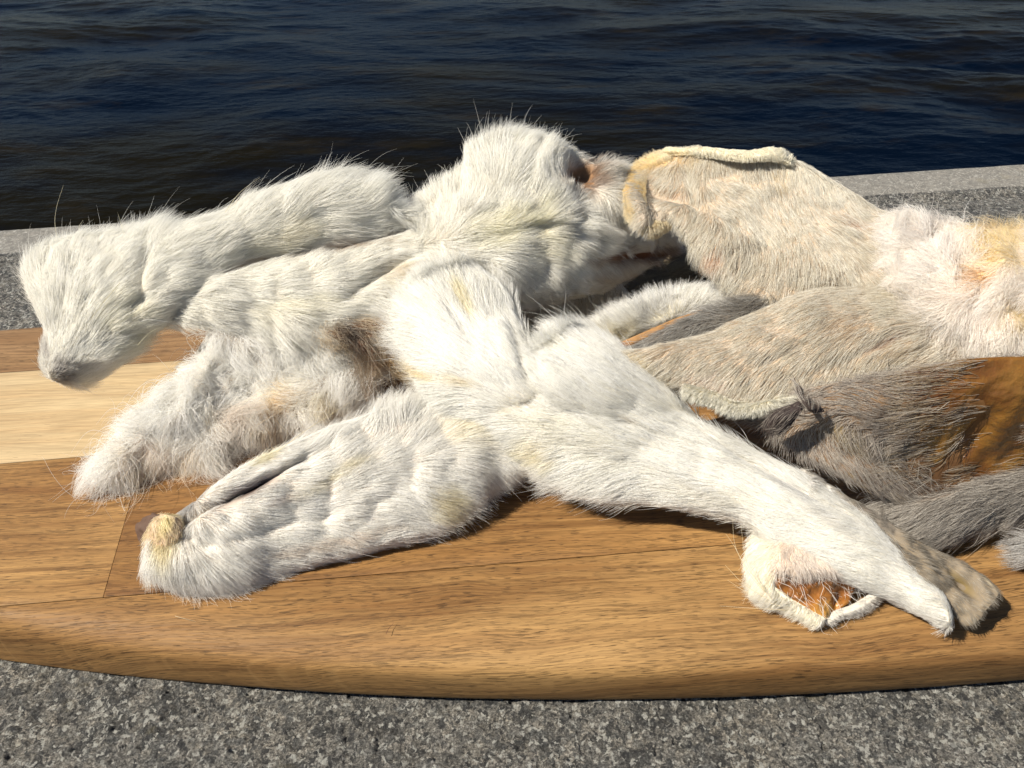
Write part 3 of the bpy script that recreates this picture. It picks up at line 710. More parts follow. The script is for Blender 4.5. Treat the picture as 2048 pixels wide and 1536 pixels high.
# ---- A  upper left white pelt with drooping nose-like tip, two ears and a hump
ta = thing("pelt", "large white furry pelt, its drooping end grey at the tip, hump standing against the water", "pelt", base_of(700, 560, 20))
FA = dict(FW, d=1650, L=5.4, lift=12, swirl=0.38, col=(0.89, 0.875, 0.82))
patch(ta, "upper_ear", two([((200, 590, 30), (130, 505, 36)), ((290, 600, 30), (235, 478, 39)), ((400, 570, 32), (350, 462, 42)), ((500, 520, 35), (450, 430, 45)), ((600, 500, 37), (540, 392, 48)), ((690, 486, 38), (630, 364, 50)), ((770, 468, 39), (715, 368, 49)), ((830, 455, 39), (790, 405, 45)), ((880, 448, 39), (860, 425, 43))], 5),
      5.2, 110, 42, seed=21, wr=0.0009, wrs=60, col=(0.75, 0.70, 0.62), endcap=0.05,
      fur=dict(FA, flow=[(150, 530, (-0.3, -1)), (250, 500, (0.25, -1)), (400, 450, (0.75, -0.6)), (350, 560, (0.85, -0.4)), (550, 400, (0.7, -0.6)), (640, 370, (0.5, -0.8)), (740, 380, (0.55, -0.7)), (800, 430, (0.9, -0.1)), (650, 450, (0.9, -0.35)), (700, 480, (1, -0.15)), (500, 500, (0.9, -0.4))],
               len=[(430, 440, 110, 1.5), (640, 360, 120, 1.45), (250, 480, 80, 1.4), (740, 370, 70, 1.4)], stray=0.015),
      stain_shade_spots=[(560, 480, 90, 30, -20, (0.80, 0.74, 0.56), 0.5), (480, 400, 50, 16, -30, (0.78, 0.68, 0.42), 0.5), (640, 500, 70, 8, -8, (0.70, 0.60, 0.34), 0.6), (520, 530, 60, 18, -20, (0.60, 0.60, 0.61), 0.6), (780, 415, 30, 25, 0, (0.60, 0.62, 0.64), 0.5)])
patch(ta, "lower_ear", two([((240, 640, 22), (240, 560, 27)), ((350, 645, 26), (330, 565, 32)), ((450, 655, 25), (430, 560, 34)), ((560, 690, 21), (530, 530, 35)), ((660, 690, 21), (640, 508, 37)), ((740, 670, 22), (740, 485, 38)), ((820, 650, 23), (830, 465, 39)), ((900, 620, 24), (920, 440, 40)), ((980, 600, 25), (1000, 420, 42))], 5),
      [[0.5]*5, [1.2]*5, [3]*5, [4.5]*5, [5]*5, [5]*5, [5]*5, [5]*5, [5]*5], 120, 50, seed=22, wr=0.0011, wrs=60, col=(0.75, 0.68, 0.58), endcap=0.05, dents=[(760, 560, 90, 12, -28, 2.2), (640, 500, 130, 10, -12, 1.5), (850, 500, 80, 14, -10, 1.2), (700, 600, 60, 30, -30, 1.5)],
      fur=dict(FA, L=6.2, d=1500, flow=[(300, 600, (0.7, 0.1)), (420, 600, (1, -0.1)), (560, 560, (0.95, -0.3)), (700, 520, (0.8, -0.55)), (820, 490, (0.85, -0.4)), (650, 620, (1, -0.15)), (520, 670, (0.8, 0.55)), (640, 690, (0.5, 0.9)), (760, 640, (0.9, 0.3)), (900, 520, (0.8, 0.3))],
               bald=[(660, 503, 100, 6, -10, 0.8)], len=[(660, 505, 60, 0.5), (760, 485, 50, 0.5), (540, 690, 70, 1.7), (650, 690, 60, 1.6), (760, 620, 60, 0.7)], stray=0.012),
      stain_shade_spots=[(670, 500, 120, 9, -10, (0.30, 0.20, 0.11), 0.85), (560, 610, 150, 22, -6, (0.86, 0.82, 0.68), 0.5), (800, 590, 60, 60, 0, (0.80, 0.72, 0.50), 0.5), (800, 545, 60, 10, -25, (0.62, 0.50, 0.36), 0.5), (800, 640, 16, 30, -20, (0.60, 0.42, 0.18), 0.5), (420, 540, 60, 20, -20, (0.56, 0.56, 0.57), 0.4), (730, 690, 60, 30, 0, (0.76, 0.68, 0.46), 0.5)])  # first spot paints the shadow line under the upper ear as brown
patch(ta, "fringe", two([((450, 690, 20), (420, 645, 25)), ((520, 740, 16), (500, 660, 24)), ((610, 750, 14), (590, 675, 22)), ((690, 720, 15), (670, 670, 22))], 3), 1.5, 40, 22, seed=23, wr=0.0012, wrs=140, col=(0.72, 0.60, 0.50),
      fur=dict(FL, d=1000, L=8.5, swirl=0.6, flow=[(450, 680, (0.5, 0.8)), (560, 720, (0.5, 0.85)), (680, 700, (0.7, 0.7))]))
patch(ta, "drooping_tip", two([((96, 520, 35.5), (400, 470, 39)), ((62, 556, 34), (430, 520, 36)), ((68, 590, 32), (420, 580, 32)), ((86, 632, 29), (350, 625, 28)), ((97, 672, 26), (285, 672, 24)), ((92, 708, 23), (252, 708, 21.5)), ((98, 740, 20), (204, 742, 19)), ((112, 764, 18), (152, 768, 17.5))], 6),
      6, 90, 50, seed=24, wr=0.0009, wrs=80, col=(0.72, 0.66, 0.56), endcap=0.05, tb=0.8,
      dents=[(300, 575, 16, 60, 18, 1.7), (200, 620, 8, 60, 35, 0.8), (150, 620, 7, 60, 25, 0.6), (300, 610, 60, 10, -30, 1.2), (110, 560, 8, 30, 30, 0.8)],
      fur=dict(FA, d=1800, L=4.8, swirl=0.3, flow=[(60, 530, (-0.5, -1)), (62, 590, (-0.8, -0.7)), (110, 560, (0.1, -1)), (180, 560, (0.4, -0.9)), (260, 520, (0.65, -0.7)), (150, 640, (0.4, -0.9)), (230, 640, (0.7, -0.7)), (320, 600, (0.9, -0.35)), (400, 540, (0.9, -0.3)), (280, 680, (0.9, 0.1)), (240, 720, (0.8, 0.2)), (140, 740, (0.4, -0.9)), (190, 730, (0.7, -0.5)), (92, 690, (-0.2, -1)), (360, 630, (0.9, 0.1))],
               len=[(62, 540, 45, 1.5), (260, 690, 60, 1.2), (120, 745, 50, 0.55)]),
      stain_shade_spots=[(128, 728, 34, 46, -20, (0.60, 0.60, 0.58), 0.6), (122, 742, 20, 34, -15, (0.36, 0.33, 0.31), 0.8), (92, 715, 7, 34, -12, (0.40, 0.36, 0.34), 0.6), (240, 640, 60, 60, 0, (0.86, 0.82, 0.64), 0.4), (240, 690, 20, 50, 40, (0.80, 0.74, 0.50), 0.4)])
patch(ta, "hump", [[(845, 590, 28), (840, 540, 31), (840, 490, 35), (838, 450, 38), (838, 425, 40)],
                   [(910, 600, 26), (905, 545, 31), (900, 490, 36), (893, 425, 41), (892, 383, 44.5)],
                   [(970, 600, 25), (965, 545, 31), (955, 480, 38), (948, 420, 43), (946, 350, 48)],
                   [(1030, 598, 24), (1020, 535, 32), (1005, 460, 40), (988, 380, 47), (982, 305, 53)],
                   [(1100, 590, 22), (1095, 530, 31), (1080, 450, 40), (1065, 375, 48), (1062, 290, 54)],
                   [(1170, 574, 20), (1170, 525, 29), (1150, 450, 38), (1135, 378, 47), (1135, 308, 53)],
                   [(1235, 556, 20), (1235, 508, 26), (1215, 450, 35), (1205, 390, 44.5), (1205, 333, 50)],
                   [(1300, 524, 19), (1300, 495, 23), (1280, 455, 29), (1265, 405, 36), (1262, 362, 41)],
                   [(1350, 505, 20), (1350, 490, 23), (1345, 475, 26), (1340, 455, 28), (1335, 440, 30)]],
      [[8]*5]*5 + [[7]*5, [5]*5, [3]*5, [2]*5], 110, 90, seed=25, wr=0.0014, wrs=75, col=(0.74, 0.66, 0.56), endcap=0.06, dents=[(1165, 354, 32, 30, 0, 6), (1000, 480, 90, 8, -15, 1.6), (1250, 512, 90, 8, -4, 2.5), (1130, 400, 14, 70, 20, 2.5), (1070, 340, 10, 60, 15, 1.0)],
      fur=dict(FA, L=6.4, d=1600, lift=14, flow=[(1120, 375, (-0.6, -0.5)), (1200, 400, (0.3, 0.9)), (860, 430, (-0.3, -0.8)), (940, 360, (-0.3, -1)), (990, 290, (0.05, -1)), (1060, 300, (0.4, -0.9)), (1150, 310, (0.8, -0.5)), (1210, 360, (0.5, -0.8)), (1000, 420, (0.4, -0.8)), (1080, 420, (0.6, -0.6)), (960, 470, (0.9, -0.2)), (1100, 500, (0.9, 0.1)), (1000, 560, (0.5, 0.7)), (1120, 570, (0.6, 0.6)), (1230, 470, (0.9, -0.1)), (1250, 560, (0.7, 0.6)), (880, 520, (0.7, 0.4))],
               len=[(985, 300, 40, 1.45), (1155, 355, 48, 0.25), (880, 420, 60, 0.6), (1150, 570, 90, 0.5), (1290, 520, 60, 0.4)], bald=[(1162, 355, 36, 32, 0, 1.0), (1255, 513, 80, 7, -4, 0.9)], stray=0.012),
      stain_shade_spots=[(1165, 355, 46, 40, 10, (0.26, 0.13, 0.05), 0.95), (1255, 513, 100, 12, -4, (0.20, 0.07, 0.025), 0.95), (1330, 505, 40, 30, 0, (0.22, 0.09, 0.04), 0.8), (829, 427, 9, 7, 0, (0.14, 0.05, 0.04), 0.9), (1000, 460, 100, 35, -15, (0.80, 0.76, 0.54), 0.55), (1090, 490, 60, 40, 0, (0.80, 0.76, 0.60), 0.4), (1230, 555, 80, 20, 0, (0.62, 0.52, 0.44), 0.5)])
hairs(ta, "whisker", [[(118, 490, 38), (110, 450, 42), (113, 415, 46), (127, 370, 50)], [(240, 565, 38), (180, 640, 36), (170, 670, 33)], [(275, 690, 26), (300, 665, 27), (330, 650, 27)],
                      [(250, 480, 42), (243, 450, 44), (235, 425, 47)], [(160, 480, 40), (158, 455, 42), (166, 440, 44)], [(450, 425, 48), (480, 385, 50), (520, 355, 52)], [(690, 365, 50), (715, 345, 52), (725, 330, 53)]], (0.78, 0.72, 0.52), 0.055)

# ---- H  white ear with brown rim and grey inner side
th = thing("dried_ear", "small white ear with brown rim and grey inner side between diagonal and cream ears", "dried ear", base_of(1350, 650, 18))
patch(th, "ear", [[(1150, 670, 22), (1150, 695, 18), (1150, 720, 15)], [(1210, 648, 25.5), (1205, 660, 24), (1215, 700, 20)], [(1300, 606, 27.5), (1300, 620, 26), (1290, 665, 23)], [(1390, 586, 28), (1385, 606, 27), (1370, 632, 25)], [(1465, 598, 27), (1460, 604, 26.5), (1455, 611, 26)]],
      3, 60, 30, seed=31, col=CREAM, wr=0.0006, fur=dict(FW, L=5, lift=18, flow=[(1200, 640, (-0.6, -0.7)), (1300, 600, (-0.2, -1)), (1400, 590, (0.4, -0.8)), (1300, 650, (-0.6, -0.5))], back=0.2),
      stain_shade_spots=[(1250, 670, 60, 20, -15, (0.78, 0.70, 0.50), 0.6)])
patch(th, "inner_side", two([((1250, 722, 27), (1245, 706, 28.5)), ((1330, 712, 27), (1325, 664, 30.5)), ((1420, 675, 29), (1400, 628, 32.5)), ((1500, 640, 31), (1480, 600, 34)), ((1545, 612, 32), (1540, 590, 34))], 4), 1.2, 50, 24, seed=32, col=(0.22, 0.18, 0.14), wr=0.0005,
      fur=dict(FW, d=900, L=5, lift=12, swirl=0.7, frizz=0.1, flow=[(1300, 680, (-1, 0.6)), (1450, 630, (-1, 0.35))], col=(0.34, 0.32, 0.29), alt=((0.62, 0.60, 0.56), 0.3), back=0.1),
      stain_shade_spots=[(1275, 705, 45, 12, -25, (0.66, 0.66, 0.66), 0.8), (1500, 610, 50, 20, -20, (0.22, 0.19, 0.15), 0.7)])
patch(th, "rim", two([((1222, 706, 28), (1222, 694, 28)), ((1262, 692, 29), (1258, 677, 30)), ((1310, 670, 30), (1306, 656, 31)), ((1360, 645, 31), (1356, 635, 32)), ((1430, 620, 31), (1428, 613, 32))], 3), 0.35, 50, 10, tb=1, seed=33, wr=0.0003, col=(0.40, 0.22, 0.09), endcap=0.2,
      fur=dict(FW, d=120, L=1.2, flow=[(1300, 660, (-1, 0.5))], col=(0.6, 0.42, 0.22)), stain_shade_spots=[(1240, 695, 25, 12, -20, (0.12, 0.04, 0.02), 0.8)])

# ---- G  grey ear with amber inside at the right
tg = thing("dried_ear", "grey haired ear with bare amber brown inner skin at the right edge", "dried ear", base_of(1850, 960, 5))
FG = dict(FW, d=620, L=4.3, lift=8, swirl=0.28, frizz=0.05, rad=0.045, col=(0.36, 0.31, 0.27), alt=((0.60, 0.55, 0.48), 0.4), clump=0.35, back=0.3, root=0.6, stray=0.02)
gnet = [[(1440, 790, 19), (1440, 800, 18), (1445, 812, 17), (1450, 830, 16)],
        [(1530, 800, 23.5), (1530, 815, 22), (1535, 832, 20), (1540, 850, 18)],
        [(1625, 775, 29.5), (1615, 815, 26), (1605, 860, 21), (1600, 905, 17)],
        [(1740, 755, 34), (1725, 815, 29), (1710, 890, 21), (1700, 955, 15)],
        [(1860, 732, 37), (1850, 810, 30), (1830, 900, 19), (1790, 995, 11)],
        [(1960, 716, 39), (1970, 800, 31), (1950, 900, 18), (1900, 1005, 8)],
        [(2100, 712, 40), (2120, 800, 32), (2110, 900, 18), (2080, 980, 8)]]
patch(tg, "ear", gnet, 0.8, 100, 60, seed=41, wr=0.0006, wrs=110, col=(0.20, 0.12, 0.06), endcap=0.04, tb=1,
      fur=dict(FG, flow=[(1620, 800, (-1, 0.1)), (1750, 800, (-0.9, -0.5)), (1850, 760, (-0.9, -0.3)), (1700, 900, (0.8, 0.75)), (1650, 900, (0.7, 0.8)), (1800, 960, (1, 0.5)), (1900, 800, (-1, 0.1)), (1850, 870, (-0.8, -0.3))],
               bald=[(1985, 825, 145, 140, 0, 1.0), (1900, 935, 110, 50, 10, 0.75), (1960, 730, 60, 30, 0, 0.4)]),
      stain_shade_spots=[(1990, 830, 150, 140, 0, (0.20, 0.09, 0.025), 0.9), (1880, 940, 110, 60, 10, (0.10, 0.045, 0.015), 0.85), (1470, 815, 50, 30, 0, (0.12, 0.05, 0.02), 0.9), (1690, 870, 40, 20, 30, (0.36, 0.28, 0.12), 0.6), (1700, 955, 20, 10, 20, (0.50, 0.33, 0.08), 0.8), (1790, 990, 25, 14, 20, (0.38, 0.30, 0.2), 0.7)])
def sub(net, r0, r1, nrow, c0, c1, ncol, dz):
    A_ = cr(cr(np.array(net, float), 60, 0), 40, 1)
    i = np.linspace(r0 * 59, r1 * 59, nrow).astype(int); j = np.linspace(c0 * 39, c1 * 39, ncol).astype(int)
    B_ = A_[i][:, j]; B_[..., 2] += dz; return B_.tolist()
patch(tg, "bare_skin", sub(gnet, 0.60, 1.0, 7, 0.0, 0.88, 6, 0.45), 0.7, 60, 60, seed=42, wr=0.0004, wrs=130, col=AMB, mat=M_CART, endcap=0.25, dents=[(1930, 880, 60, 14, -50, 2.2), (2000, 840, 30, 60, 20, -1.4)],
      fur=dict(FG, d=260, L=6, flow=[(1950, 800, (-1, 0.1))], bald=[(2045, 840, 150, 170, 0, 1.0)], col=(0.40, 0.31, 0.20), back=0))
patch(tg, "folded_edge", two([((1785, 1040, 2), (1765, 992, 9)), ((1870, 1062, 1.5), (1850, 1000, 11)), ((1960, 1042, 1.5), (1945, 975, 13)), ((2070, 1015, 2), (2070, 935, 15)), ((2150, 990, 2), (2150, 915, 15))], 4), 3.5, 60, 26, seed=43, col=(0.25, 0.20, 0.16), wr=0.0006,
      fur=dict(FG, d=1300, L=6, lift=14, flow=[(1800, 1020, (-1, 0.35)), (1880, 1050, (-0.9, 0.6)), (2000, 990, (-1, 0.25))], col=(0.30, 0.27, 0.24), alt=((0.66, 0.62, 0.56), 0.45)))
patch(tg, "curled_tip", [[(1525, 848, 24), (1540, 858, 24), (1562, 868, 23)], [(1545, 830, 27), (1560, 838, 28), (1580, 855, 26)], [(1575, 815, 29.5), (1582, 822, 30), (1594, 832, 29)], [(1602, 805, 31), (1605, 809, 31), (1610, 814, 31)]],
      0.5, 24, 14, tb=1, seed=44, col=(0.035, 0.024, 0.022), wr=0.0004, wrs=200, fur=dict(FG, d=300, L=2.5, flow=[(1560, 840, (-0.7, 0.7))], col=(0.10, 0.07, 0.06), alt=((0.3, 0.26, 0.22), 0.2)))
patch(tg, "curled_tip", two([((1594, 766, 33), (1602, 776, 33)), ((1596, 790, 32), (1612, 800, 32)), ((1610, 812, 31), (1628, 815, 31)), ((1635, 824, 29), (1648, 817, 29))], 3), 0.4, 24, 10, tb=1, seed=45, col=(0.05, 0.035, 0.03), wr=0.0002,
      fur=dict(FG, d=400, L=2.5, flow=[(1610, 790, (-0.2, -1))], col=(0.16, 0.12, 0.10)))

# ---- F  pair of cream ears joined at the right
tf = thing("pelt", "pair of broad cream tan ears joined by frizzy yellow stained fur at the right edge", "pelt", base_of(1850, 720, 15))
FC = dict(FW, d=1300, L=3.7, lift=7, ljit=4, swirl=0.22, sws=90, frizz=0.05, clump=0.62, cl_n=16, jit=0.09, rad=0.044, col=(0.64, 0.595, 0.495), alt=((0.86, 0.84, 0.77), 0.38), stray=0.004, back=0.25, root=0.45, rootc=(0.80, 0.62, 0.45))
fnet = [[(1262, 335, 51), (1258, 375, 48), (1262, 415, 46), (1282, 452, 45)],
        [(1315, 308, 54), (1308, 360, 48.5), (1308, 410, 44), (1312, 460, 43)],
        [(1365, 296, 57), (1355, 360, 50), (1346, 405, 46), (1340, 438, 44)],
        [(1440, 300, 59), (1415, 375, 50), (1392, 435, 45), (1372, 470, 42)],
        [(1540, 303, 60), (1500, 400, 49), (1460, 480, 43), (1422, 540, 38)],
        [(1590, 320, 58), (1570, 430, 47), (1535, 520, 40), (1490, 595, 34)],
        [(1680, 368, 54), (1660, 450, 46), (1635, 520, 41), (1600, 605, 34)],
        [(1780, 430, 48), (1770, 490, 43), (1760, 540, 39), (1740, 590, 35)],
        [(1870, 455, 46), (1880, 500, 43), (1890, 545, 40), (1900, 590, 36)]]
for _r in fnet:
    _r[0] = (_r[0][0], _r[0][1], _r[0][2] - 4.0); _r[1] = (_r[1][0], _r[1][1], _r[1][2] - 1.5)
patch(tf, "upper_ear", fnet, 1.0, 110, 60, seed=51, wr=0.0009, wrs=60, col=(0.56, 0.42, 0.29), endcap=0.03, tb=0.6,
      dents=[(1385, 380, 12, 60, -10, 1.8), (1340, 395, 50, 14, 15, 2.0), (1560, 470, 70, 60, 0, -1.2)],
      fur=dict(FC, flow=[(1290, 360, (-0.9, 0.3)), (1330, 380, (-0.7, 0.8)), (1380, 350, (0.3, 1)), (1450, 400, (0.6, 0.85)), (1540, 440, (0.45, 0.95)), (1600, 380, (0.15, 1)), (1450, 520, (-0.5, 0.9)), (1500, 560, (-0.7, 0.6)), (1600, 560, (-0.3, 0.7)), (1680, 450, (0.4, 1)), (1760, 480, (0.9, 0.5)), (1400, 470, (-0.5, 0.9))],
               len=[(1310, 420, 60, 0.7)]),
      stain_shade_spots=[(1330, 320, 70, 22, -20, (0.80, 0.62, 0.32), 0.7), (1345, 385, 30, 8, 20, (0.50, 0.28, 0.12), 0.7), (1425, 515, 20, 30, 60, (0.52, 0.27, 0.12), 0.7), (1700, 440, 45, 16, 25, (0.56, 0.32, 0.18), 0.7), (1550, 580, 90, 24, 0, (0.66, 0.50, 0.32), 0.5), (1560, 350, 20, 40, 10, (0.70, 0.56, 0.30), 0.5), (1310, 420, 60, 40, 0, (0.68, 0.62, 0.54), 0.6), (1640, 370, 90, 30, 35, (0.82, 0.80, 0.72), 0.7), (1780, 450, 60, 40, 0, (0.82, 0.80, 0.76), 0.6)])
FR = dict(FW, d=3600, L=1.25, lift=16, colj=0.14, frizz=0.08, cl_n=12, swirl=0.6, flow=[(1450, 300, (-0.3, -1))], rad=0.05, col=(0.86, 0.82, 0.70), clump=0.8, back=0.9, root=0.6, stray=0.0)
patch(tf, "rim", two([tuple((x, y, z - 4.0) for x, y, z in q) for q in [((1325, 310, 55), (1330, 300, 56)), ((1400, 308, 58.5), (1396, 298, 59)), ((1480, 316, 60), (1480, 303, 60.5)), ((1545, 316, 60), (1550, 302, 60.5)), ((1582, 328, 58.5), (1586, 316, 59.0))]], 3), 0.3, 60, 14, tb=1, seed=52, wr=0.0007, col=CREAM, fur=dict(FR, flow=[(1350, 300, (-0.6, -0.8)), (1450, 310, (0.2, 1)), (1540, 310, (0.3, 1)), (1570, 300, (0.1, -1))]),
      stain_shade_spots=[(1345, 308, 34, 14, 0, (0.86, 0.72, 0.42), 0.6)])
patch(tf, "rim", two([((1345, 320, 51.3), (1330, 303, 52)), ((1306, 345, 48), (1285, 322, 49.5)), ((1292, 378, 46.3), (1262, 352, 47.6)), ((1292, 418, 44.8), (1256, 402, 46)), ((1300, 440, 43.5), (1268, 444, 44.5)), ((1316, 446, 43.2), (1302, 466, 43)), ((1336, 432, 43), (1338, 452, 42.5))], 3), 0.5, 60, 14, tb=1, seed=53, wr=0.0004, wrs=150, col=(0.75, 0.6, 0.35),
      fur=dict(FR, L=1.8, flow=[(1330, 310, (-0.5, -0.9)), (1270, 340, (-0.8, -0.5)), (1265, 400, (-0.3, -0.3)), (1262, 430, (-1, 0.1)), (1310, 460, (0.0, 1))], col=(0.78, 0.70, 0.52)),
      stain_shade_spots=[(1268, 375, 22, 44, 0, (0.90, 0.66, 0.24), 0.9), (1300, 330, 40, 18, -30, (0.88, 0.70, 0.34), 0.8)])
f2net = [[(1232, 706, 28), (1238, 716, 27.5), (1246, 728, 27), (1262, 742, 26)],
         [(1300, 702, 29.5), (1310, 715, 29), (1320, 730, 28), (1335, 765, 25.5)],
         [(1420, 668, 31.5), (1420, 705, 30), (1425, 740, 28.5), (1430, 790, 25)],
         [(1520, 624, 34), (1520, 685, 32), (1515, 750, 28.5), (1505, 812, 24.5)],
         [(1620, 586, 37), (1620, 660, 34), (1615, 730, 30), (1610, 795, 26)],
         [(1740, 578, 38), (1740, 640, 35), (1735, 710, 31), (1730, 780, 27)],
         [(1860, 572, 39), (1865, 630, 36), (1870, 690, 32.5), (1880, 750, 29)],
         [(1980, 560, 41), (1990, 630, 38), (2000, 690, 34), (2010, 752, 30)],
         [(2120, 560, 41), (2120, 630, 38), (2120, 690, 34), (2120, 755, 30)]]
patch(tf, "lower_ear", f2net, 2.6, 120, 60, seed=54, wr=0.0007, wrs=70, col=(0.56, 0.42, 0.29), endcap=0.05, tb=0.2, pw=0.7,
      dents=[(1760, 700, 90, 12, -20, 1.0), (1560, 720, 60, 10, -25, 0.8), (1900, 640, 14, 60, 40, 1.5)],
      fur=dict(FC, d=1050, flow=[(1270, 720, (-0.8, 0.6)), (1350, 720, (-0.75, 0.75)), (1450, 700, (-0.85, 0.55)), (1550, 680, (-0.8, 0.6)), (1650, 650, (-0.8, 0.55)), (1480, 790, (-0.5, 0.9)), (1600, 780, (-0.6, 0.8)), (1700, 720, (-0.6, 0.8)), (1700, 600, (-1, 0.15)), (1850, 600, (-0.9, -0.2)), (1850, 700, (-0.8, 0.5)), (1980, 700, (-0.4, 0.8))],
               len=[(1900, 660, 120, 1.8), (1400, 790, 80, 0.7)]),
      stain_shade_spots=[(1275, 735, 50, 35, 20, (0.80, 0.74, 0.50), 0.9), (1275, 722, 26, 14, 20, (0.80, 0.62, 0.26), 0.6), (1335, 700, 50, 14, -20, (0.55, 0.40, 0.24), 0.5), (1700, 650, 70, 30, -10, (0.62, 0.44, 0.26), 0.6), (1780, 680, 60, 10, -22, (0.50, 0.24, 0.12), 0.7), (1420, 770, 70, 30, 10, (0.66, 0.54, 0.48), 0.6), (1820, 700, 60, 30, -10, (0.70, 0.52, 0.30), 0.4),
              (1920, 640, 110, 90, 0, (0.80, 0.77, 0.73), 0.8), (1860, 590, 60, 14, 10, (0.72, 0.60, 0.22), 0.6), (1650, 590, 120, 14, 0, (0.80, 0.76, 0.68), 0.5), (1490, 640, 24, 10, -20, (0.60, 0.42, 0.22), 0.6)])
patch(tf, "rim", two([((1368, 785, 25.5), (1365, 770, 27)), ((1420, 802, 24.5), (1420, 784, 26.5)), ((1475, 826, 23.5), (1478, 806, 25.5)), ((1530, 822, 24.5), (1532, 802, 26)), ((1580, 806, 25.5), (1580, 790, 27)), ((1612, 795, 26), (1612, 785, 27))], 3), 1.2, 60, 12, tb=1, seed=55, wr=0.0004, wrs=160, col=CREAM,
      fur=dict(FR, L=1.9, flow=[(1450, 800, (-0.2, 1)), (1550, 800, (0.1, 1))], col=(0.78, 0.76, 0.68)))
FB = dict(FL, d=1300, L=6.5, lift=9, ljit=8, swirl=1.2, sws=170, frizz=0.14, jit=0.3, clump=0.8, cl_n=60, col=(0.93, 0.87, 0.81), stray=0.02, grav=0.1)
patch(tf, "scalp", [[(1790, 455, 46.5), (1790, 490, 45), (1795, 540, 42), (1800, 590, 39)], [(1860, 472, 45.5), (1860, 510, 45), (1870, 570, 42), (1880, 640, 38)], [(1930, 482, 45.5), (1940, 520, 45.5), (1950, 590, 42), (1960, 680, 36)], [(2010, 480, 46.5), (2020, 530, 46), (2030, 610, 42), (2040, 715, 34)], [(2120, 470, 47.5), (2130, 530, 46), (2140, 620, 42), (2140, 730, 34)]],
      4, 80, 60, seed=56, wr=0.0014, wrs=90, col=(0.72, 0.6, 0.52), endcap=0.08, dents=[(1960, 600, 40, 14, -60, 2.5), (2030, 620, 20, 20, 0, 3), (1850, 520, 14, 50, 30, 1.5), (1920, 550, 20, 20, 0, 2)],
      fur=dict(FB, flow=[(1800, 480, (-0.7, -0.6)), (1850, 560, (-1, 0.2)), (1900, 500, (0.2, -0.9)), (1960, 620, (-0.3, 0.8)), (1990, 560, (-0.6, 0.2)), (1980, 480, (-0.6, -0.6)), (2030, 480, (0.5, -0.9)), (2030, 640, (0.3, 0.9)), (2040, 560, (-0.8, 0.4)), (1940, 690, (-0.9, 0.3))]),
      stain_shade_spots=[(1990, 490, 44, 34, 0, (0.74, 0.55, 0.17), 0.95), (1960, 552, 40, 10, -8, (0.60, 0.36, 0.12), 0.8), (2035, 610, 24, 40, 0, (0.50, 0.38, 0.12), 0.9), (2030, 500, 50, 30, 0, (0.76, 0.62, 0.28), 0.8), (1850, 500, 60, 60, 0, (0.82, 0.80, 0.78), 0.6), (1975, 600, 40, 14, -50, (0.85, 0.85, 0.85), 0.7)])

# ---- E  folded ear with amber cartilage under the diagonal ear
te = thing("dried_ear", "small folded white ear showing glossy amber cartilage, tucked under the diagonal ear", "dried ear", base_of(1620, 1200, 0))
FE = dict(FW, d=1500, L=2.4, lift=10)
patch(te, "fold", [[(1515, 1040, 5), (1560, 1045, 7), (1640, 1060, 8)], [(1506, 1090, 4), (1540, 1095, 7), (1600, 1100, 8)], [(1500, 1135, 3), (1525, 1142, 6), (1562, 1140, 7)], [(1510, 1178, 2), (1528, 1178, 4.5), (1548, 1168, 6)], [(1545, 1208, 1), (1560, 1202, 3), (1572, 1192, 4.5)], [(1592, 1230, 0.6), (1602, 1222, 2.3), (1610, 1212, 3.2)], [(1640, 1251, 0.5), (1647, 1245, 1.4), (1652, 1238, 2.2)]],
      0.25, 70, 24, tb=0.5, seed=61, wr=0.0004, col=CREAM, endcap=0.03,
      fur=dict(FE, L=2.9, lift=7, colj=0.14, clump=0.6, flow=[(1500, 1120, (-0.6, 0.3)), (1510, 1180, (-0.9, 0.3)), (1550, 1210, (-0.7, 0.6)), (1620, 1240, (-0.5, 0.6)), (1530, 1080, (-0.5, 0.8)), (1580, 1110, (0.1, 1))], col=(0.92, 0.89, 0.80), len=[(1610, 1235, 40, 0.6)]), stain_shade_spots=[(1548, 1130, 4, 50, 12, (0.7, 0.58, 0.38), 0.6)])
patch(te, "inner_fur", [[(1560, 1070, 9), (1620, 1075, 9), (1690, 1090, 9)], [(1548, 1110, 8.5), (1610, 1115, 8), (1700, 1120, 7.5)], [(1546, 1146, 7.5), (1610, 1153, 7.5), (1690, 1150, 6.5)]], 1.2, 40, 36, seed=62, col=(0.7, 0.55, 0.42), wr=0.0003,
      fur=dict(FE, d=1200, L=2.3, frizz=0.12, swirl=0.7, flow=[(1560, 1130, (0.2, 1)), (1620, 1150, (0.35, 1)), (1690, 1150, (0.5, 0.9))], col=(0.80, 0.74, 0.68)), stain_shade_spots=[(1550, 1165, 22, 14, 20, (0.40, 0.17, 0.07), 0.9), (1600, 1165, 60, 8, 5, (0.66, 0.5, 0.4), 0.5)])
patch(te, "cartilage", [[(1536, 1150, 6.5), (1560, 1182, 4), (1590, 1205, 3)], [(1575, 1150, 6.5), (1600, 1195, 3.5), (1625, 1225, 2.2)], [(1625, 1150, 6.5), (1640, 1198, 3), (1650, 1238, 1.6)], [(1675, 1148, 6.5), (1675, 1190, 2.5), (1668, 1225, 1.4)], [(1715, 1150, 6), (1710, 1175, 2.5), (1700, 1205, 1.6)]],
      0.9, 50, 30, tb=0.4, seed=63, wr=0.0006, wrs=200, mat=M_CART2, col=AMB, dents=[(1672, 1200, 12, 30, 10, 1.6)],
      fur=dict(FE, d=45, L=5, lift=22, frizz=0.2, swirl=1.2, flow=[(1640, 1200, (0.4, 1))], back=0))
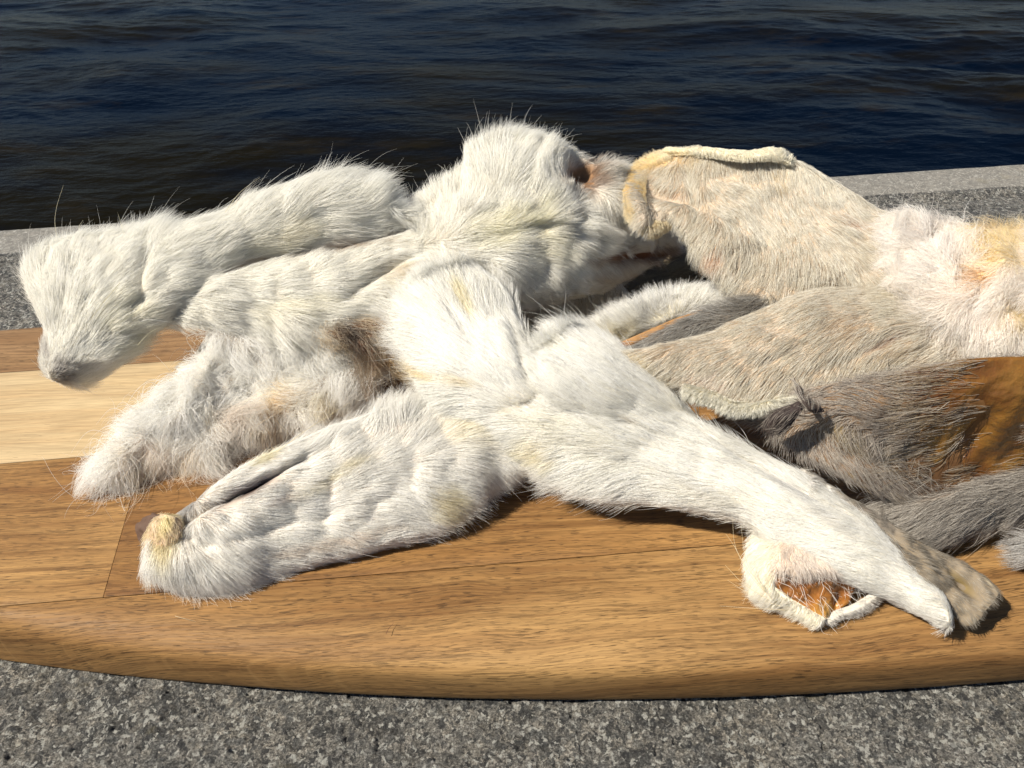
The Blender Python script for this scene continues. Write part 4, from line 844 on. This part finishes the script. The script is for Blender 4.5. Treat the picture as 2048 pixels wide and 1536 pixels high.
patch(te, "fold", two([((1650, 1247, 0.8), (1655, 1240, 1.6)), ((1672, 1232, 0.8), (1672, 1225, 2)), ((1710, 1220, 0.8), (1707, 1213, 2.6)), ((1750, 1196, 1), (1745, 1188, 3.5)), ((1780, 1160, 3), (1772, 1154, 6))], 3), 0.3, 40, 14, tb=0.6, seed=64, wr=0.0003, col=(0.75, 0.7, 0.6),
      fur=dict(FE, L=1.3, flow=[(1700, 1210, (0.6, 0.6))], col=(0.72, 0.70, 0.66)))
hairs(te, "whisker", [[(1545, 1200, 6), (1500, 1150, 8), (1470, 1095, 9), (1452, 1068, 9)], [(1530, 1180, 7), (1490, 1130, 9), (1470, 1090, 10), (1465, 1040, 10)], [(1540, 1200, 5), (1490, 1170, 5), (1450, 1130, 4)], [(1560, 1212, 4), (1510, 1195, 3), (1455, 1160, 2)], [(1535, 1190, 6), (1500, 1140, 9), (1488, 1100, 10), (1482, 1050, 10)], [(1570, 1220, 3), (1500, 1216, 2), (1440, 1212, 1)]], (0.80, 0.70, 0.48), 0.05)

# ---- D  diagonal ear on top
td = thing("dried_ear", "long white furry ear lying diagonally across the pile, split grey tip at lower right", "dried ear", base_of(1400, 1000, 6))
FD = dict(FW, d=1750, col=(0.905, 0.895, 0.85), colj=0.14, root=0.72, L=4.6, lift=8, swirl=0.20)
patch(td, "ear", two([((822, 590, 31), (935, 548, 33)), ((803, 650, 28), (1012, 592, 33)), ((822, 725, 24), (1045, 655, 31)), ((865, 800, 19), (1078, 715, 29)), ((935, 862, 14), (1180, 750, 27)), ((1025, 905, 12), (1285, 797, 24)), ((1105, 948, 10), (1365, 832, 21)), ((1190, 985, 9), (1445, 868, 18)), ((1320, 1005, 9), (1535, 918, 16)),
      ((1470, 1035, 9), (1630, 968, 14)), ((1570, 1095, 8), (1700, 1020, 11)), ((1670, 1150, 6), (1770, 1085, 9)), ((1780, 1200, 3), (1835, 1148, 6)), ((1840, 1230, 2), (1876, 1184, 5)), ((1890, 1250, 1), (1910, 1232, 3))], 7),
      5, 190, 60, seed=73, wr=0.0006, wrs=45, col=(0.80, 0.75, 0.66), endcap=0.045, pw=0.6,
      dents=[(1080, 800, 40, 7, -22, 1.2), (1200, 815, 110, 6, 25, 1.6), (1450, 900, 260, 7, 33, 1.2), (1060, 730, 9, 70, -20, 1.6), (1350, 960, 220, 10, 25, -0.8), (940, 680, 60, 8, 50, 0.8)],
      fur=dict(FD, flow=[(820, 620, (-0.9, -0.6)), (805, 680, (-1, -0.1)), (860, 560, (-0.5, -0.9)), (930, 550, (-0.15, -1)), (1000, 600, (0.1, -1)), (940, 680, (-0.6, -0.75)), (850, 760, (-0.95, 0.1)), (900, 830, (-0.9, 0.35)), (1000, 880, (-0.85, 0.5)), (1120, 960, (-0.9, 0.5)), (1250, 990, (-0.9, 0.4)), (1450, 1020, (-0.95, 0.15)), (1050, 780, (-0.75, -0.6)), (1000, 720, (-0.55, -0.8)), (1200, 800, (-0.85, -0.5)), (1350, 900, (-0.88, -0.45)), (1500, 950, (-0.85, -0.5)), (1650, 1050, (-0.85, -0.5)), (1800, 1150, (-0.85, -0.5)), (1450, 860, (-0.6, -0.8)), (1600, 940, (-0.65, -0.75)), (1600, 1100, (-0.95, -0.1))],
               len=[(900, 560, 110, 1.9), (810, 660, 60, 1.6), (1140, 970, 60, 1.8), (1260, 1000, 70, 1.3), (1700, 1100, 180, 0.7), (1860, 1200, 80, 0.45)], stray=0.010),
      stain_shade_spots=[(940, 620, 12, 46, -25, (0.86, 0.74, 0.42), 0.7), (850, 748, 55, 10, 20, (0.84, 0.68, 0.36), 0.75), (940, 770, 45, 8, 15, (0.80, 0.66, 0.42), 0.5), (960, 700, 90, 50, 45, (0.80, 0.81, 0.84), 0.3), (1060, 812, 48, 10, -22, (0.82, 0.62, 0.28), 0.75), (1100, 905, 45, 26, 20, (0.86, 0.74, 0.46), 0.65), (1200, 815, 110, 4, 24, (0.60, 0.46, 0.34), 0.5), (1300, 760, 160, 18, 33, (0.78, 0.80, 0.84), 0.5), (1150, 870, 120, 40, 20, (0.90, 0.85, 0.70), 0.35), (1450, 1000, 150, 20, 10, (0.90, 0.86, 0.76), 0.4),
              (1700, 1060, 90, 8, 33, (0.62, 0.60, 0.58), 0.4), (1620, 1000, 90, 7, 33, (0.50, 0.50, 0.52), 0.5)])
patch(td, "base_flap", two([((1045, 735, 26), (1175, 672, 27)), ((1060, 760, 26), (1232, 705, 26.5)), ((1110, 800, 25), (1290, 750, 25)), ((1190, 840, 21), (1350, 805, 21.5)), ((1240, 860, 18), (1400, 835, 18))], 5), [[3.5]*5, [4.2]*5, [4]*5, [2.5]*5, [1]*5], 70, 40, seed=72, wr=0.0006, wrs=60, col=CREAM, endcap=0.12,
      fur=dict(FD, L=5.5, lift=11, flow=[(1060, 690, (-0.6, -0.8)), (1150, 660, (-0.5, -0.9)), (1220, 700, (-0.7, -0.7)), (1150, 750, (-0.8, -0.55)), (1350, 830, (-0.85, -0.5))], stray=0.02, len=[(1120, 670, 60, 1.5)]),
      stain_shade_spots=[(1180, 740, 90, 20, 30, (0.80, 0.81, 0.82), 0.4), (1130, 710, 40, 14, 10, (0.88, 0.84, 0.68), 0.4)])
patch(td, "grey_fold", two([((1600, 1000, 14), (1600, 935, 16)), ((1680, 1060, 12), (1690, 995, 13)), ((1760, 1120, 10), (1775, 1050, 10.5)), ((1830, 1165, 8), (1850, 1092, 9)), ((1885, 1208, 5), (1918, 1122, 8)), ((1922, 1246, 2.5), (1982, 1165, 7)), ((1932, 1252, 2), (1998, 1188, 6))], 5),
      1.0, 80, 36, seed=74, wr=0.0007, wrs=150, col=(0.24, 0.19, 0.13), endcap=0.03, tb=0.8, dents=[(1925, 1168, 40, 13, 45, 2.4), (1800, 1100, 100, 6, 35, 0.8)],
      fur=dict(FW, d=900, L=2.0, lift=5, swirl=0.3, flow=[(1650, 1000, (0.85, 0.55)), (1800, 1100, (0.85, 0.5)), (1900, 1180, (0.8, 0.6)), (1980, 1180, (0.9, 0.6))], bald=[(1925, 1168, 42, 13, 45, 1.0)], len=[(1960, 1200, 60, 0.5)], col=(0.31, 0.27, 0.215), alt=((0.52, 0.48, 0.40), 0.12), root=0.5),
      stain_shade_spots=[(1640, 975, 80, 26, 35, (0.78, 0.77, 0.75), 0.8), (1925, 1168, 42, 14, 45, (0.20, 0.145, 0.06), 0.95), (1965, 1150, 40, 3, 50, (0.50, 0.43, 0.30), 0.6), (1740, 1030, 70, 14, 35, (0.34, 0.31, 0.29), 0.4)])

# ---- K  grey tuft at the right edge
tk = thing("dried_ear", "tip of a grey furred ear at the right edge below the amber ear", "dried ear", base_of(2060, 1100, 2))
patch(tk, "ear", two([((2040, 1112, 2), (2040, 1082, 4)), ((2080, 1125, 2), (2080, 1070, 7)), ((2160, 1130, 2), (2160, 1060, 8))], 3), 2, 20, 12, seed=81, col=GREY,
      fur=dict(FW, d=1300, L=5, lift=25, flow=[(2040, 1095, (-1, 0)), (2040, 1080, (-0.5, -0.7)), (2040, 1110, (-0.9, 0.5))], col=(0.42, 0.40, 0.38), alt=((0.75, 0.74, 0.72), 0.4)))

# ---- loose hairs on the board and stone
def loose(label, pts, col, rad=0.05):
    o = hairs(None, "loose_hair", [pts], col, rad); o["label"] = label; o["category"] = "hair"; return o
loose("thin reddish curved hair lying on the near plank under the diagonal ear", [(772, 1268, 0.2), (778, 1256, 0.3), (784, 1250, 0.3), (788, 1244, 0.3)], (0.18, 0.06, 0.03))
loose("long pale hair reaching from the fluffy pelt over the rolled ear", [(552, 905, 20), (620, 855, 24), (700, 805, 27)], (0.78, 0.68, 0.42), 0.06)
loose("fine blond hair lying loose on the near plank below the rolled ear", [(350, 1232, 0.2), (372, 1238, 0.4), (392, 1243, 0.2)], (0.7, 0.6, 0.4), 0.04)
print("fur strands", NFUR[0])
